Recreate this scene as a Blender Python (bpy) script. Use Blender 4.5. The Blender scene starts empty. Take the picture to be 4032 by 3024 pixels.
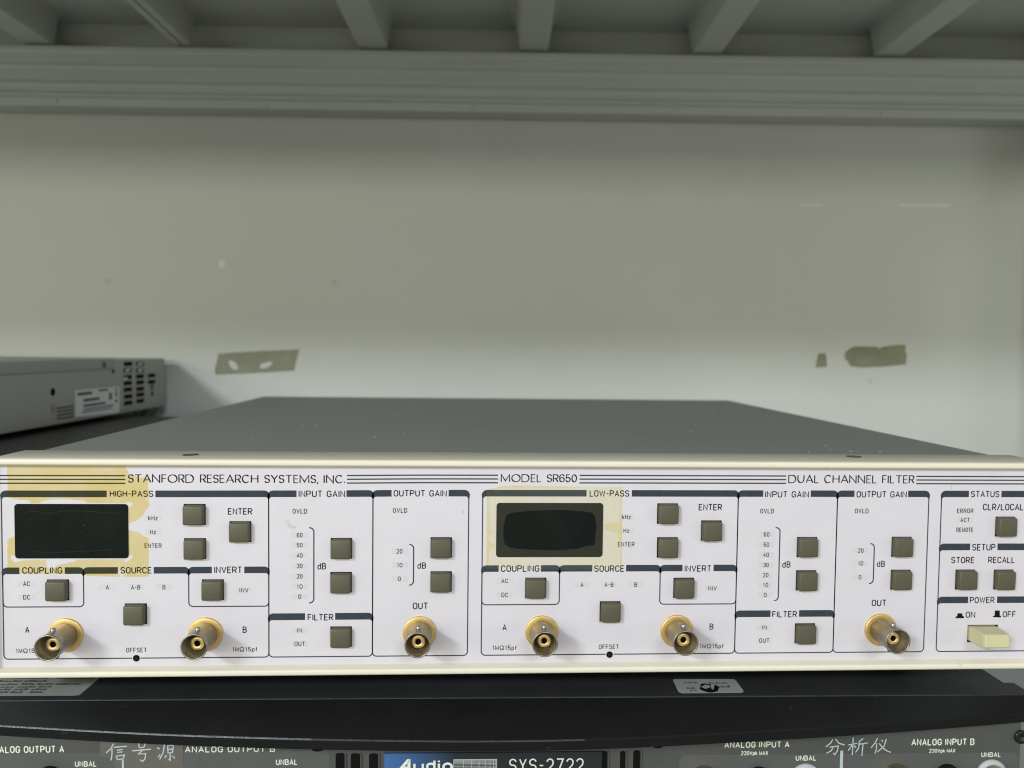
import bpy, bmesh, math, random
from mathutils import Vector, Matrix
from mathutils.geometry import tessellate_polygon

# ------------------------------------------------------------------ camera, world, lamps, exposure
# world axes: X along the front panel, Y into the shelf, Z up; numbers are millimetres, MM turns them into metres
MM = 0.001
scene = bpy.context.scene
COL = scene.collection
RACK = -0.045            # the shelf and wall are turned a little against the filter unit
ANALYSER = -0.012

cam_d = bpy.data.cameras.new('camera')
cam = bpy.data.objects.new('camera', cam_d)
COL.objects.link(cam)
yaw, pit, rol = 0.053, -0.0456, 0.0118
fwd = Vector((math.sin(yaw) * math.cos(pit), math.cos(yaw) * math.cos(pit), math.sin(pit)))
rgt = Vector((math.cos(yaw), -math.sin(yaw), 0))
up = rgt.cross(fwd)
r2 = rgt * math.cos(rol) + up * math.sin(rol)
u2 = up * math.cos(rol) - rgt * math.sin(rol)
cam.matrix_world = Matrix(((r2.x, u2.x, -fwd.x, 0), (r2.y, u2.y, -fwd.y, -335.078 * MM), (r2.z, u2.z, -fwd.z, 129.194 * MM), (0, 0, 0, 1)))
cam_d.sensor_width = 36
cam_d.lens = 3200 / 4032 * 36
cam_d.clip_start = 0.01
cam_d.clip_end = 50
cam_d.dof.use_dof = True
cam_d.dof.focus_distance = 0.332
cam_d.dof.aperture_fstop = 11.5
scene.camera = cam

world = bpy.data.worlds.new('World')
scene.world = world
world.use_nodes = True
bg = world.node_tree.nodes['Background']
bg.inputs['Color'].default_value = (0.86, 0.92, 0.78, 1)
bg.inputs['Strength'].default_value = 0.43


def area(name, loc, target, sx, sy, power, color):
    d = bpy.data.lights.new(name, 'AREA')
    d.shape = 'RECTANGLE'
    d.size, d.size_y, d.energy, d.color = sx, sy, power, color
    o = bpy.data.objects.new(name, d)
    COL.objects.link(o)
    o.location = loc
    o.rotation_euler = (Vector(target) - Vector(loc)).to_track_quat('-Z', 'Y').to_euler()
    return o


# ceiling tubes to the front left, and the far bright end of the room, low over the horizon
area('ceiling_tubes', (-2.60, -3.20, 1.75), (0.02, 0.0, 0.05), 0.95, 0.36, 110.0, (0.85, 0.93, 1.0))
area('ceiling_tubes', (1.05, -3.70, 1.90), (0.1, 0.2, 0.1), 1.35, 0.40, 52.0, (0.83, 0.92, 1.0))
area('far_room_lights', (-1.7, -3.6, 0.68), (-0.3, 0.45, 0.2), 2.4, 0.30, 46.0, (0.95, 1.0, 0.80))
area('left_fill', (-2.3, -1.5, 0.12), (-0.2, 0.45, 0.25), 1.2, 0.35, 8.0, (0.95, 1.0, 0.84))  # added low fill, brightens the left of the wall and rail
area('side_fill', (3.2, -1.7, 0.42), (-0.3, 0.3, 0.1), 1.0, 0.35, 11.0, (0.90, 0.95, 0.98))  # added fill from the right for the grey unit's side, no real window

scene.view_settings.view_transform = 'Standard'
scene.view_settings.look = 'None'
scene.view_settings.exposure = 0.0
scene.view_settings.gamma = 1.0
scene.view_settings.use_curve_mapping = False
scene.cycles.max_bounces = 8
scene.cycles.transparent_max_bounces = 12
scene.cycles.use_denoising = True
scene.cycles.denoising_prefilter = 'ACCURATE'
scene.cycles.pixel_filter_type = 'BLACKMAN_HARRIS'
scene.cycles.filter_width = 1.15

random.seed(7)

# ------------------------------------------------------------------ materials
def mat(name, col, rough=0.5, metal=0.0, spec=0.5, var=0.0, vscale=60.0, bump=0.0, bscale=900.0, specks=None, stretch=None, dist=0.2):
    m = bpy.data.materials.new(name)
    m.use_nodes = True
    nt = m.node_tree
    b = nt.nodes['Principled BSDF']
    b.inputs['Roughness'].default_value = rough
    b.inputs['Metallic'].default_value = metal
    b.inputs['Specular IOR Level'].default_value = spec
    b.inputs['Base Color'].default_value = (*col, 1)
    tc = nt.nodes.new('ShaderNodeTexCoord')
    src = tc.outputs['Object']
    if stretch:
        mp = nt.nodes.new('ShaderNodeMapping')
        mp.inputs['Scale'].default_value = stretch
        nt.links.new(src, mp.inputs['Vector'])
        src = mp.outputs['Vector']
    out = None
    if var:
        n = nt.nodes.new('ShaderNodeTexNoise')
        n.inputs['Scale'].default_value = vscale
        n.inputs['Detail'].default_value = 7
        n.inputs['Roughness'].default_value = 0.65
        nt.links.new(src, n.inputs['Vector'])
        r = nt.nodes.new('ShaderNodeValToRGB')
        r.color_ramp.elements[0].position = 0.3
        r.color_ramp.elements[1].position = 0.7
        r.color_ramp.elements[0].color = (*[max(0, c * (1 - var)) for c in col], 1)
        r.color_ramp.elements[1].color = (*[c * (1 + var) for c in col], 1)
        nt.links.new(n.outputs['Fac'], r.inputs['Fac'])
        out = r.outputs['Color']
        rr = nt.nodes.new('ShaderNodeMapRange')
        rr.inputs['To Min'].default_value = max(0.03, rough - 0.12)
        rr.inputs['To Max'].default_value = min(1, rough + 0.12)
        nt.links.new(n.outputs['Fac'], rr.inputs['Value'])
        nt.links.new(rr.outputs['Result'], b.inputs['Roughness'])
    if specks:
        sc, thr, scol, amt = specks
        v = nt.nodes.new('ShaderNodeTexNoise')
        v.inputs['Scale'].default_value = sc
        v.inputs['Detail'].default_value = 3
        nt.links.new(src, v.inputs['Vector'])
        mr = nt.nodes.new('ShaderNodeMapRange')
        mr.inputs['From Min'].default_value = thr
        mr.inputs['From Max'].default_value = thr + 0.06
        mr.inputs['To Max'].default_value = amt
        nt.links.new(v.outputs['Fac'], mr.inputs['Value'])
        mx = nt.nodes.new('ShaderNodeMixRGB')
        nt.links.new(mr.outputs['Result'], mx.inputs['Fac'])
        if out is not None:
            nt.links.new(out, mx.inputs['Color1'])
        else:
            mx.inputs['Color1'].default_value = (*col, 1)
        mx.inputs['Color2'].default_value = (*scol, 1)
        out = mx.outputs['Color']
    if out is not None:
        nt.links.new(out, b.inputs['Base Color'])
    if bump:
        n2 = nt.nodes.new('ShaderNodeTexNoise')
        n2.inputs['Scale'].default_value = bscale
        n2.inputs['Detail'].default_value = 4
        nt.links.new(src, n2.inputs['Vector'])
        bp = nt.nodes.new('ShaderNodeBump')
        bp.inputs['Strength'].default_value = bump
        bp.inputs['Distance'].default_value = dist * MM
        nt.links.new(n2.outputs['Fac'], bp.inputs['Height'])
        nt.links.new(bp.outputs['Normal'], b.inputs['Normal'])
    return m


def film(name, tint, body, share, noise=None):
    """thin aged adhesive: mostly clear, tinted, a little milky; noise = (scale, threshold) leaves bare flecks"""
    m = bpy.data.materials.new(name)
    m.use_nodes = True
    nt = m.node_tree
    nt.nodes.clear()
    o = nt.nodes.new('ShaderNodeOutputMaterial')
    t = nt.nodes.new('ShaderNodeBsdfTransparent')
    d = nt.nodes.new('ShaderNodeBsdfDiffuse')
    d.inputs['Color'].default_value = (*body, 1)
    x = nt.nodes.new('ShaderNodeMixShader')
    x.inputs['Fac'].default_value = share
    tc = nt.nodes.new('ShaderNodeTexCoord')
    n = nt.nodes.new('ShaderNodeTexNoise')
    n.inputs['Scale'].default_value = 75
    n.inputs['Detail'].default_value = 6
    nt.links.new(tc.outputs['Object'], n.inputs['Vector'])
    r = nt.nodes.new('ShaderNodeValToRGB')
    r.color_ramp.elements[0].position = 0.32
    r.color_ramp.elements[1].position = 0.68
    r.color_ramp.elements[0].color = (*tint, 1)
    r.color_ramp.elements[1].color = (*[min(1, c * 0.6 + 0.4) for c in tint], 1)
    nt.links.new(n.outputs['Fac'], r.inputs['Fac'])
    nt.links.new(r.outputs['Color'], t.inputs['Color'])
    nt.links.new(t.outputs[0], x.inputs[1])
    nt.links.new(d.outputs[0], x.inputs[2])
    res = x.outputs[0]
    if noise:
        n2 = nt.nodes.new('ShaderNodeTexNoise')
        n2.inputs['Scale'].default_value = noise[0]
        n2.inputs['Detail'].default_value = 5
        nt.links.new(tc.outputs['Object'], n2.inputs['Vector'])
        mr = nt.nodes.new('ShaderNodeMapRange')
        mr.inputs['From Min'].default_value = noise[1]
        mr.inputs['From Max'].default_value = noise[1] + 0.08
        nt.links.new(n2.outputs['Fac'], mr.inputs['Value'])
        t2 = nt.nodes.new('ShaderNodeBsdfTransparent')
        x2 = nt.nodes.new('ShaderNodeMixShader')
        nt.links.new(mr.outputs['Result'], x2.inputs['Fac'])
        nt.links.new(res, x2.inputs[1])
        nt.links.new(t2.outputs[0], x2.inputs[2])
        res = x2.outputs[0]
    nt.links.new(res, o.inputs['Surface'])
    return m


# ------------------------------------------------------------------ mesh building (local millimetres)
class MB:
    def __init__(self):
        self.v, self.f, self.m, self.s = [], [], [], []

    def add(self, vs, fs, mi=0, smooth=False):
        o = len(self.v)
        self.v += [tuple(p) for p in vs]
        for f in fs:
            self.f.append(tuple(i + o for i in f))
            self.m.append(mi)
            self.s.append(smooth)

    def box(self, x0, x1, y0, y1, z0, z1, mi=0):
        vs = [(x, y, z) for z in (z0, z1) for y in (y0, y1) for x in (x0, x1)]
        self.add(vs, [(0, 2, 3, 1), (4, 5, 7, 6), (0, 1, 5, 4), (2, 6, 7, 3), (0, 4, 6, 2), (1, 3, 7, 5)], mi)

    def rbox(self, x0, x1, y0, y1, z0, z1, r, mi=0, seg=3, smooth=True):
        bm = bmesh.new()
        bmesh.ops.create_cube(bm, size=1)
        for v in bm.verts:
            v.co = Vector((x0 if v.co.x < 0 else x1, y0 if v.co.y < 0 else y1, z0 if v.co.z < 0 else z1))
        bmesh.ops.bevel(bm, geom=list(bm.edges), offset=r, segments=seg, profile=0.5, affect='EDGES')
        bm.verts.index_update()
        self.add([v.co[:] for v in bm.verts], [[v.index for v in f.verts] for f in bm.faces], mi, smooth)
        bm.free()

    def poly(self, pts, y, mi=0, axis='y', hole=None):
        """flat polygon (a, b) on the plane axis = y; facing -Y, up or +X"""
        loops = [[Vector((a, b, 0)) for a, b in pts]]
        flat = list(pts)
        if hole:
            loops.append([Vector((a, b, 0)) for a, b in hole])
            flat += list(hole)
        tri = tessellate_polygon(loops)
        if axis == 'y':
            vs = [(a, y, b) for a, b in flat]
        elif axis == 'z':
            vs = [(a, b, y) for a, b in flat]
        else:
            vs = [(y, a, b) for a, b in flat]
        want = {'y': Vector((0, -1, 0)), 'z': Vector((0, 0, 1)), 'x': Vector((1, 0, 0))}[axis]
        fs = []
        for t in tri:
            p = [Vector(vs[i]) for i in t]
            n = (p[1] - p[0]).cross(p[2] - p[0])
            if n.length < 1e-9:
                continue
            fs.append(tuple(t) if n.dot(want) > 0 else tuple(reversed(t)))
        self.add(vs, fs, mi)

    def rect(self, a0, b0, a1, b1, y, mi=0, axis='y'):
        self.poly([(a0, b0), (a1, b0), (a1, b1), (a0, b1)], y, mi, axis)

    def ribbon(self, pts, w, y, mi=0, wf=None, closed=False):
        """flat stroke of width w along pts (x, z) on the plane Y = y; wf scales the width by direction"""
        P = [Vector(p) for p in pts]
        q = [P[0]]
        for p in P[1:]:
            if (p - q[-1]).length > 1e-4:
                q.append(p)
        P = q
        if closed and (P[0] - P[-1]).length < 1e-4:
            P.pop()
        n = len(P)
        if n < 2:
            return
        vs = []
        for i in range(n):
            a = P[i - 1] if (i > 0 or closed) else None
            c = P[(i + 1) % n] if (i < n - 1 or closed) else None
            d1 = (P[i] - a).normalized() if a is not None else None
            d2 = (c - P[i]).normalized() if c is not None else None
            if d1 is None:
                d1 = d2
            if d2 is None:
                d2 = d1
            n1, n2 = Vector((-d1.y, d1.x)), Vector((-d2.y, d2.x))
            nn = n1 + n2
            if nn.length < 1e-3:
                nn = n1
            nn.normalize()
            k = 1 / max(0.5, nn.dot(n1))
            ww = w
            if wf:
                ww = w * (wf(d1) + wf(d2)) / 2
            e = nn * (ww / 2 * k)
            vs += [P[i] + e, P[i] - e]
        V = [(p.x, y, p.y) for p in vs]
        fs = []
        for i in range(n if closed else n - 1):
            j = (i + 1) % n
            fs.append((2 * i, 2 * i + 1, 2 * j + 1, 2 * j))
        self.add(V, fs, mi)

    def lathe(self, prof, cx, cz, n=40, mi=0, smooth=True, sgn=-1):
        """profile (radius, y) spun round the Y axis"""
        vs, fs = [], []
        for r, y in prof:
            for k in range(n):
                a = 2 * math.pi * k / n
                vs.append((cx + r * math.cos(a), y, cz + r * math.sin(a)))
        for i in range(len(prof) - 1):
            for k in range(n):
                k2 = (k + 1) % n
                fs.append((i * n + k, i * n + k2, (i + 1) * n + k2, (i + 1) * n + k))
        self.add(vs, fs, mi, smooth)

    def disc(self, c, r, y, mi=0, axis='y', n=28, rb=None):
        rb = rb or r
        self.poly([(c[0] + r * math.cos(2 * math.pi * k / n), c[1] + rb * math.sin(2 * math.pi * k / n)) for k in range(n)], y, mi, axis)

    def tube(self, pts, r, mi=0, n=8):
        P = [Vector(p) for p in pts]
        vs, fs = [], []
        for i, p in enumerate(P):
            d = (P[min(i + 1, len(P) - 1)] - P[max(i - 1, 0)]).normalized()
            a = d.cross(Vector((0.13, 0.2, 1))).normalized()
            b = d.cross(a)
            for k in range(n):
                t = 2 * math.pi * k / n
                vs.append(p + a * (r * math.cos(t)) + b * (r * math.sin(t)))
        for i in range(len(P) - 1):
            for k in range(n):
                k2 = (k + 1) % n
                fs.append((i * n + k, i * n + k2, (i + 1) * n + k2, (i + 1) * n + k))
        fs += [tuple(range(n)), tuple((len(P) - 1) * n + k for k in reversed(range(n)))]
        self.add(vs, fs, mi, True)

    def strip(self, rows, mi=0, smooth=True):
        n = len(rows[0])
        vs = [p for r in rows for p in r]
        fs = [(i * n + k, i * n + k + 1, (i + 1) * n + k + 1, (i + 1) * n + k) for i in range(len(rows) - 1) for k in range(n - 1)]
        self.add(vs, fs, mi, smooth)


def build(name, mb, mats, parent=None, base=(0, 0, 0), loc=None, fix=False, bevel=0.0):
    """ONE mesh object; base (mm) is where its parent's origin stands"""
    me = bpy.data.meshes.new(name)
    me.from_pydata([tuple((c - b) * MM for c, b in zip(v, base)) for v in mb.v], [], mb.f)
    for m in (mats if isinstance(mats, (list, tuple)) else [mats]):
        me.materials.append(m)
    for p, mi, s in zip(me.polygons, mb.m, mb.s):
        p.material_index = mi
        p.use_smooth = s
    if fix:
        bm = bmesh.new()
        bm.from_mesh(me)
        bmesh.ops.remove_doubles(bm, verts=bm.verts, dist=1e-7)
        bmesh.ops.recalc_face_normals(bm, faces=bm.faces)
        bm.to_mesh(me)
        bm.free()
    me.update()
    o = bpy.data.objects.new(name, me)
    COL.objects.link(o)
    if parent:
        o.parent = parent
    if loc:
        o.location = tuple(c * MM for c in loc)
    if bevel:
        b = o.modifiers.new('edge', 'BEVEL')
        b.width = bevel * MM
        b.segments = 2
        b.limit_method = 'ANGLE'
    return o


def tag(o, label=None, cat=None, group=None, kind=None):
    for k, v in (('label', label), ('category', cat), ('group', group), ('kind', kind)):
        if v:
            o[k] = v
    return o


def thing(name, label, cat, base=(0, 0, 0), th=0.0, group=None):
    o = bpy.data.objects.new(name, None)
    o.empty_display_size = 0.02
    COL.objects.link(o)
    o.location = Matrix.Rotation(th, 3, 'Z') @ (Vector(base) * MM)
    o.rotation_euler = (0, 0, th)
    return tag(o, label, cat, group)


def copy_part(src, parent, loc, kids=True):
    c = src.copy()
    COL.objects.link(c)
    c.parent = parent
    c.location = tuple(v * MM for v in loc)
    if kids:
        for ch in [k for k in src.children]:
            d = ch.copy()
            COL.objects.link(d)
            d.parent = c
    return c


# ------------------------------------------------------------------ stroke lettering (cap height 1)
def arc(cx, cy, rx, ry, a0, a1, n=10):
    return [(cx + rx * math.cos(math.radians(a0 + (a1 - a0) * i / n)), cy + ry * math.sin(math.radians(a0 + (a1 - a0) * i / n))) for i in range(n + 1)]


def glyph(ch, w, ry):
    """strokes of a letter w wide; ry is how tall its round ends are"""
    h = w / 2
    if ch in 'O0':
        return [arc(h, 1 - ry, h, ry, 180, 0) + arc(h, ry, h, ry, 0, -180) + [(0, 1 - ry)]]
    if ch == 'C':
        a = 42 if ry > .45 else 8
        return [arc(h, 1 - ry, h, ry, a, 180) + arc(h, ry, h, ry, 180, 360 - a)]
    if ch == 'G':
        return [arc(h, 1 - ry, h, ry, 8, 180) + arc(h, ry, h, ry, 180, 360) + [(w, .45), (w * .55, .45)]]
    if ch == 'D':
        r = min(h, ry)
        return [[(0, 0), (0, 1)] + arc(w - r, 1 - ry, r, ry, 90, 0) + arc(w - r, ry, r, ry, 0, -90) + [(0, 0)]]
    if ch == 'P':
        return [[(0, 0), (0, 1)] + arc(w - min(h, .27), .73, min(h, .27), .27, 90, -90) + [(0, .46)]]
    if ch == 'R':
        return [[(0, 0), (0, 1)] + arc(w - min(h, .27), .73, min(h, .27), .27, 90, -90) + [(0, .46)], [(w * .5, .46), (w, 0)]]
    if ch == 'B':
        r = min(h, .25)
        return [[(0, .52)] + [(w - r, .52)] + arc(w - r, .26, r, .26, 90, -90) + [(0, 0), (0, 1)] + arc(w - r - .03, .76, r, .24, 90, -90) + [(0, .52)]]
    if ch == 'S':
        return [arc(h, .75, h, .25, 12, 250, 12) + arc(h, .26, h, .26, 70, -168, 12)]
    if ch == 'A':
        return [[(0, 0), (h, 1), (w, 0)], [(w * .18, .33), (w * .82, .33)]]
    if ch == 'E':
        return [[(w, 1), (0, 1), (0, 0), (w, 0)], [(0, .52), (w * .88, .52)]]
    if ch == 'F':
        return [[(w, 1), (0, 1), (0, 0)], [(0, .52), (w * .88, .52)]]
    if ch == 'H':
        return [[(0, 0), (0, 1)], [(w, 0), (w, 1)], [(0, .52), (w, .52)]]
    if ch == 'I':
        return [[(0, 0), (0, 1)]]
    if ch == 'L':
        return [[(0, 1), (0, 0), (w, 0)]]
    if ch == 'M':
        return [[(0, 0), (0, 1), (h, .12), (w, 1), (w, 0)]]
    if ch == 'N':
        return [[(0, 0), (0, 1), (w, 0), (w, 1)]]
    if ch == 'T':
        return [[(0, 1), (w, 1)], [(h, 1), (h, 0)]]
    if ch == 'U':
        return [[(0, 1)] + arc(h, ry, h, ry, 180, 360) + [(w, 1)]]
    if ch == 'V':
        return [[(0, 1), (h, 0), (w, 1)]]
    if ch == 'W':
        return [[(0, 1), (w * .25, 0), (h, .92), (w * .75, 0), (w, 1)]]
    if ch == 'X':
        return [[(0, 1), (w, 0)], [(0, 0), (w, 1)]]
    if ch == 'Y':
        return [[(0, 1), (h, .45), (w, 1)], [(h, .45), (h, 0)]]
    if ch == 'K':
        return [[(0, 0), (0, 1)], [(w, 1), (0, .4)], [(w * .35, .58), (w, 0)]]
    if ch == '1':
        return [[(w * .2, .8), (w * .6, 1), (w * .6, 0)]]
    if ch == '2':
        return [arc(h, .72, h, .28, 168, -20, 10) + [(w * .9, .5), (0, 0), (w, 0)]]
    if ch == '3':
        return [arc(h, .76, h, .24, 165, -80, 10) + arc(h, .27, h, .27, 80, -165, 10)]
    if ch == '4':
        return [[(w * .72, 0), (w * .72, 1), (0, .26), (w, .26)]]
    if ch == '5':
        return [[(w * .92, 1), (w * .12, 1), (w * .04, .52)] + arc(h, .31, h, .31, 130, -165, 12)]
    if ch == '6':
        return [arc(h, .74, h, .26, 20, 180, 8) + arc(h, .3, h, .3, 180, 540, 16)]
    if ch == '7':
        return [[(0, 1), (w, 1), (w * .3, 0)]]
    if ch == '-':
        return [[(0, .47), (w, .47)]]
    if ch == '/':
        return [[(0, 0), (w, 1)]]
    if ch == '.':
        return [[(0, .0), (0, .17)]]
    if ch == ',':
        return [[(.06, .1), (.04, 0), (-.04, -.16)]]
    if ch == 'k':
        return [[(0, 0), (0, 1)], [(w, .66), (0, .28)], [(w * .4, .42), (w, 0)]]
    if ch == 'z':
        return [[(0, .66), (w, .66), (0, 0), (w, 0)]]
    if ch == 'd':
        return [[(w, 1), (w, 0)], [(w, .66 - .2)] + arc(h, .46, h, .22, 0, 180) + arc(h, .22, h, .22, 180, 360)]
    if ch == 'p':
        return [[(0, .68), (0, -.26)], [(0, .46)] + arc(h, .46, h, .22, 180, 0) + arc(h, .22, h, .22, 0, -180)]
    if ch == 'f':
        return [[(w * .35, 0), (w * .35, .8)] + arc(w * .75, .8, w * .4, .2, 180, 90, 5), [(0, .66), (w * .85, .66)]]
    if ch == 'u':
        return [[(0, .68)] + arc(h, .25, h, .25, 180, 360) + [(w, .68)], [(w, .68), (w, 0)]]
    if ch == 'i':
        return [[(0, 0), (0, .68)], [(0, .84), (0, 1)]]
    if ch == 'o':
        return [arc(h, .34, h, .34, 0, 360, 16)]
    if ch == 'e':
        return [[(0, .34), (w, .34)] + arc(h, .34, h, .34, 0, 320, 14)]
    if ch == 'a':
        return [[(w, .66), (w, 0)], arc(h, .34, h, .34, 0, 360, 14)]
    if ch == 'l':
        return [[(0, 0), (0, 1)]]
    if ch == 'Ω':
        return [[(0, 0), (w * .34, 0), (w * .34, .14)] + arc(h, .58, h, .42, 238, -58, 14) + [(w * .66, .14), (w * .66, 0), (w, 0)]]
    return []


CONDW = {'I': 0, 'M': .62, 'W': .78, '-': .28, '/': .34, '.': 0, ',': .05, '1': .34, 'i': 0, 'l': 0, 'k': .38, 'z': .34, 'f': .3, 'p': .4, 'd': .42, 'Ω': .8, 'T': .48, 'L': .42, 'E': .44, 'F': .44, 'A': .54, 'V': .54, 'Y': .5}
ROMW = {'I': 0, 'S': .46, 'T': .66, 'A': .76, 'N': .72, 'F': .44, 'O': .92, 'R': .52, 'D': .78, 'E': .46, 'C': .74, 'H': .68, 'Y': .66, 'M': .92, 'L': .44, 'U': .68, '6': .5, '5': .46, '0': .5, ',': .05, '.': 0}


def contrast(d):
    """broad verticals and falling diagonals, thin horizontals and rising diagonals"""
    ax, ay = abs(d.x), abs(d.y)
    if ay > .97:
        return 1.05
    if ax > .97:
        return .68
    return 1.18 if d.x * d.y < 0 else .82


def text(mb, s, x0, x1, zb, h, style, y, mi):
    wt, gap, space, wf = {'cond': (.15, .24, .46, None), 'thin': (.14, .30, .4, None), 'roman': (.14, .2, .5, contrast),
                          'bold': (.175, .27, .38, None), 'sys': (.1, .3, .4, None), 'logo': (.2, .27, .4, None)}[style]
    adv, items = 0.0, []
    for ch in s:
        if ch == ' ':
            adv += space
            continue
        w = (ROMW if style == 'roman' else CONDW).get(ch, .5)
        g = gap * (.85 if ch in '.,1' else 1)
        items.append((ch, adv, w))
        adv += w + g
        if style == 'roman' and ch in 'IHNMDU':
            adv += .05
    nat = items[-1][1] + items[-1][2]
    t = wt * h
    sx = (x1 - x0 - t) / (nat * h) if nat > 0 else 1.0
    hh = h - t * (.75 if style != 'roman' else .6)
    base = zb + t * .4
    k = 0
    for ch, a, w in items:
        ww = w * sx
        ry = {'roman': .5, 'cond': .3, 'thin': .3, 'bold': .33, 'sys': .4, 'logo': .4}[style]
        for st in glyph(ch, max(ww, 0.0), ry):
            pts = [(x0 + t / 2 + a * sx * h + px * h, base + pz * hh) for px, pz in st]
            closed = len(pts) > 3 and abs(pts[0][0] - pts[-1][0]) < 1e-6 and abs(pts[0][1] - pts[-1][1]) < 1e-6
            mb.ribbon(pts, t, y - 0.004 * (k % 4), mi, wf, closed)
            k += 1

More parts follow.
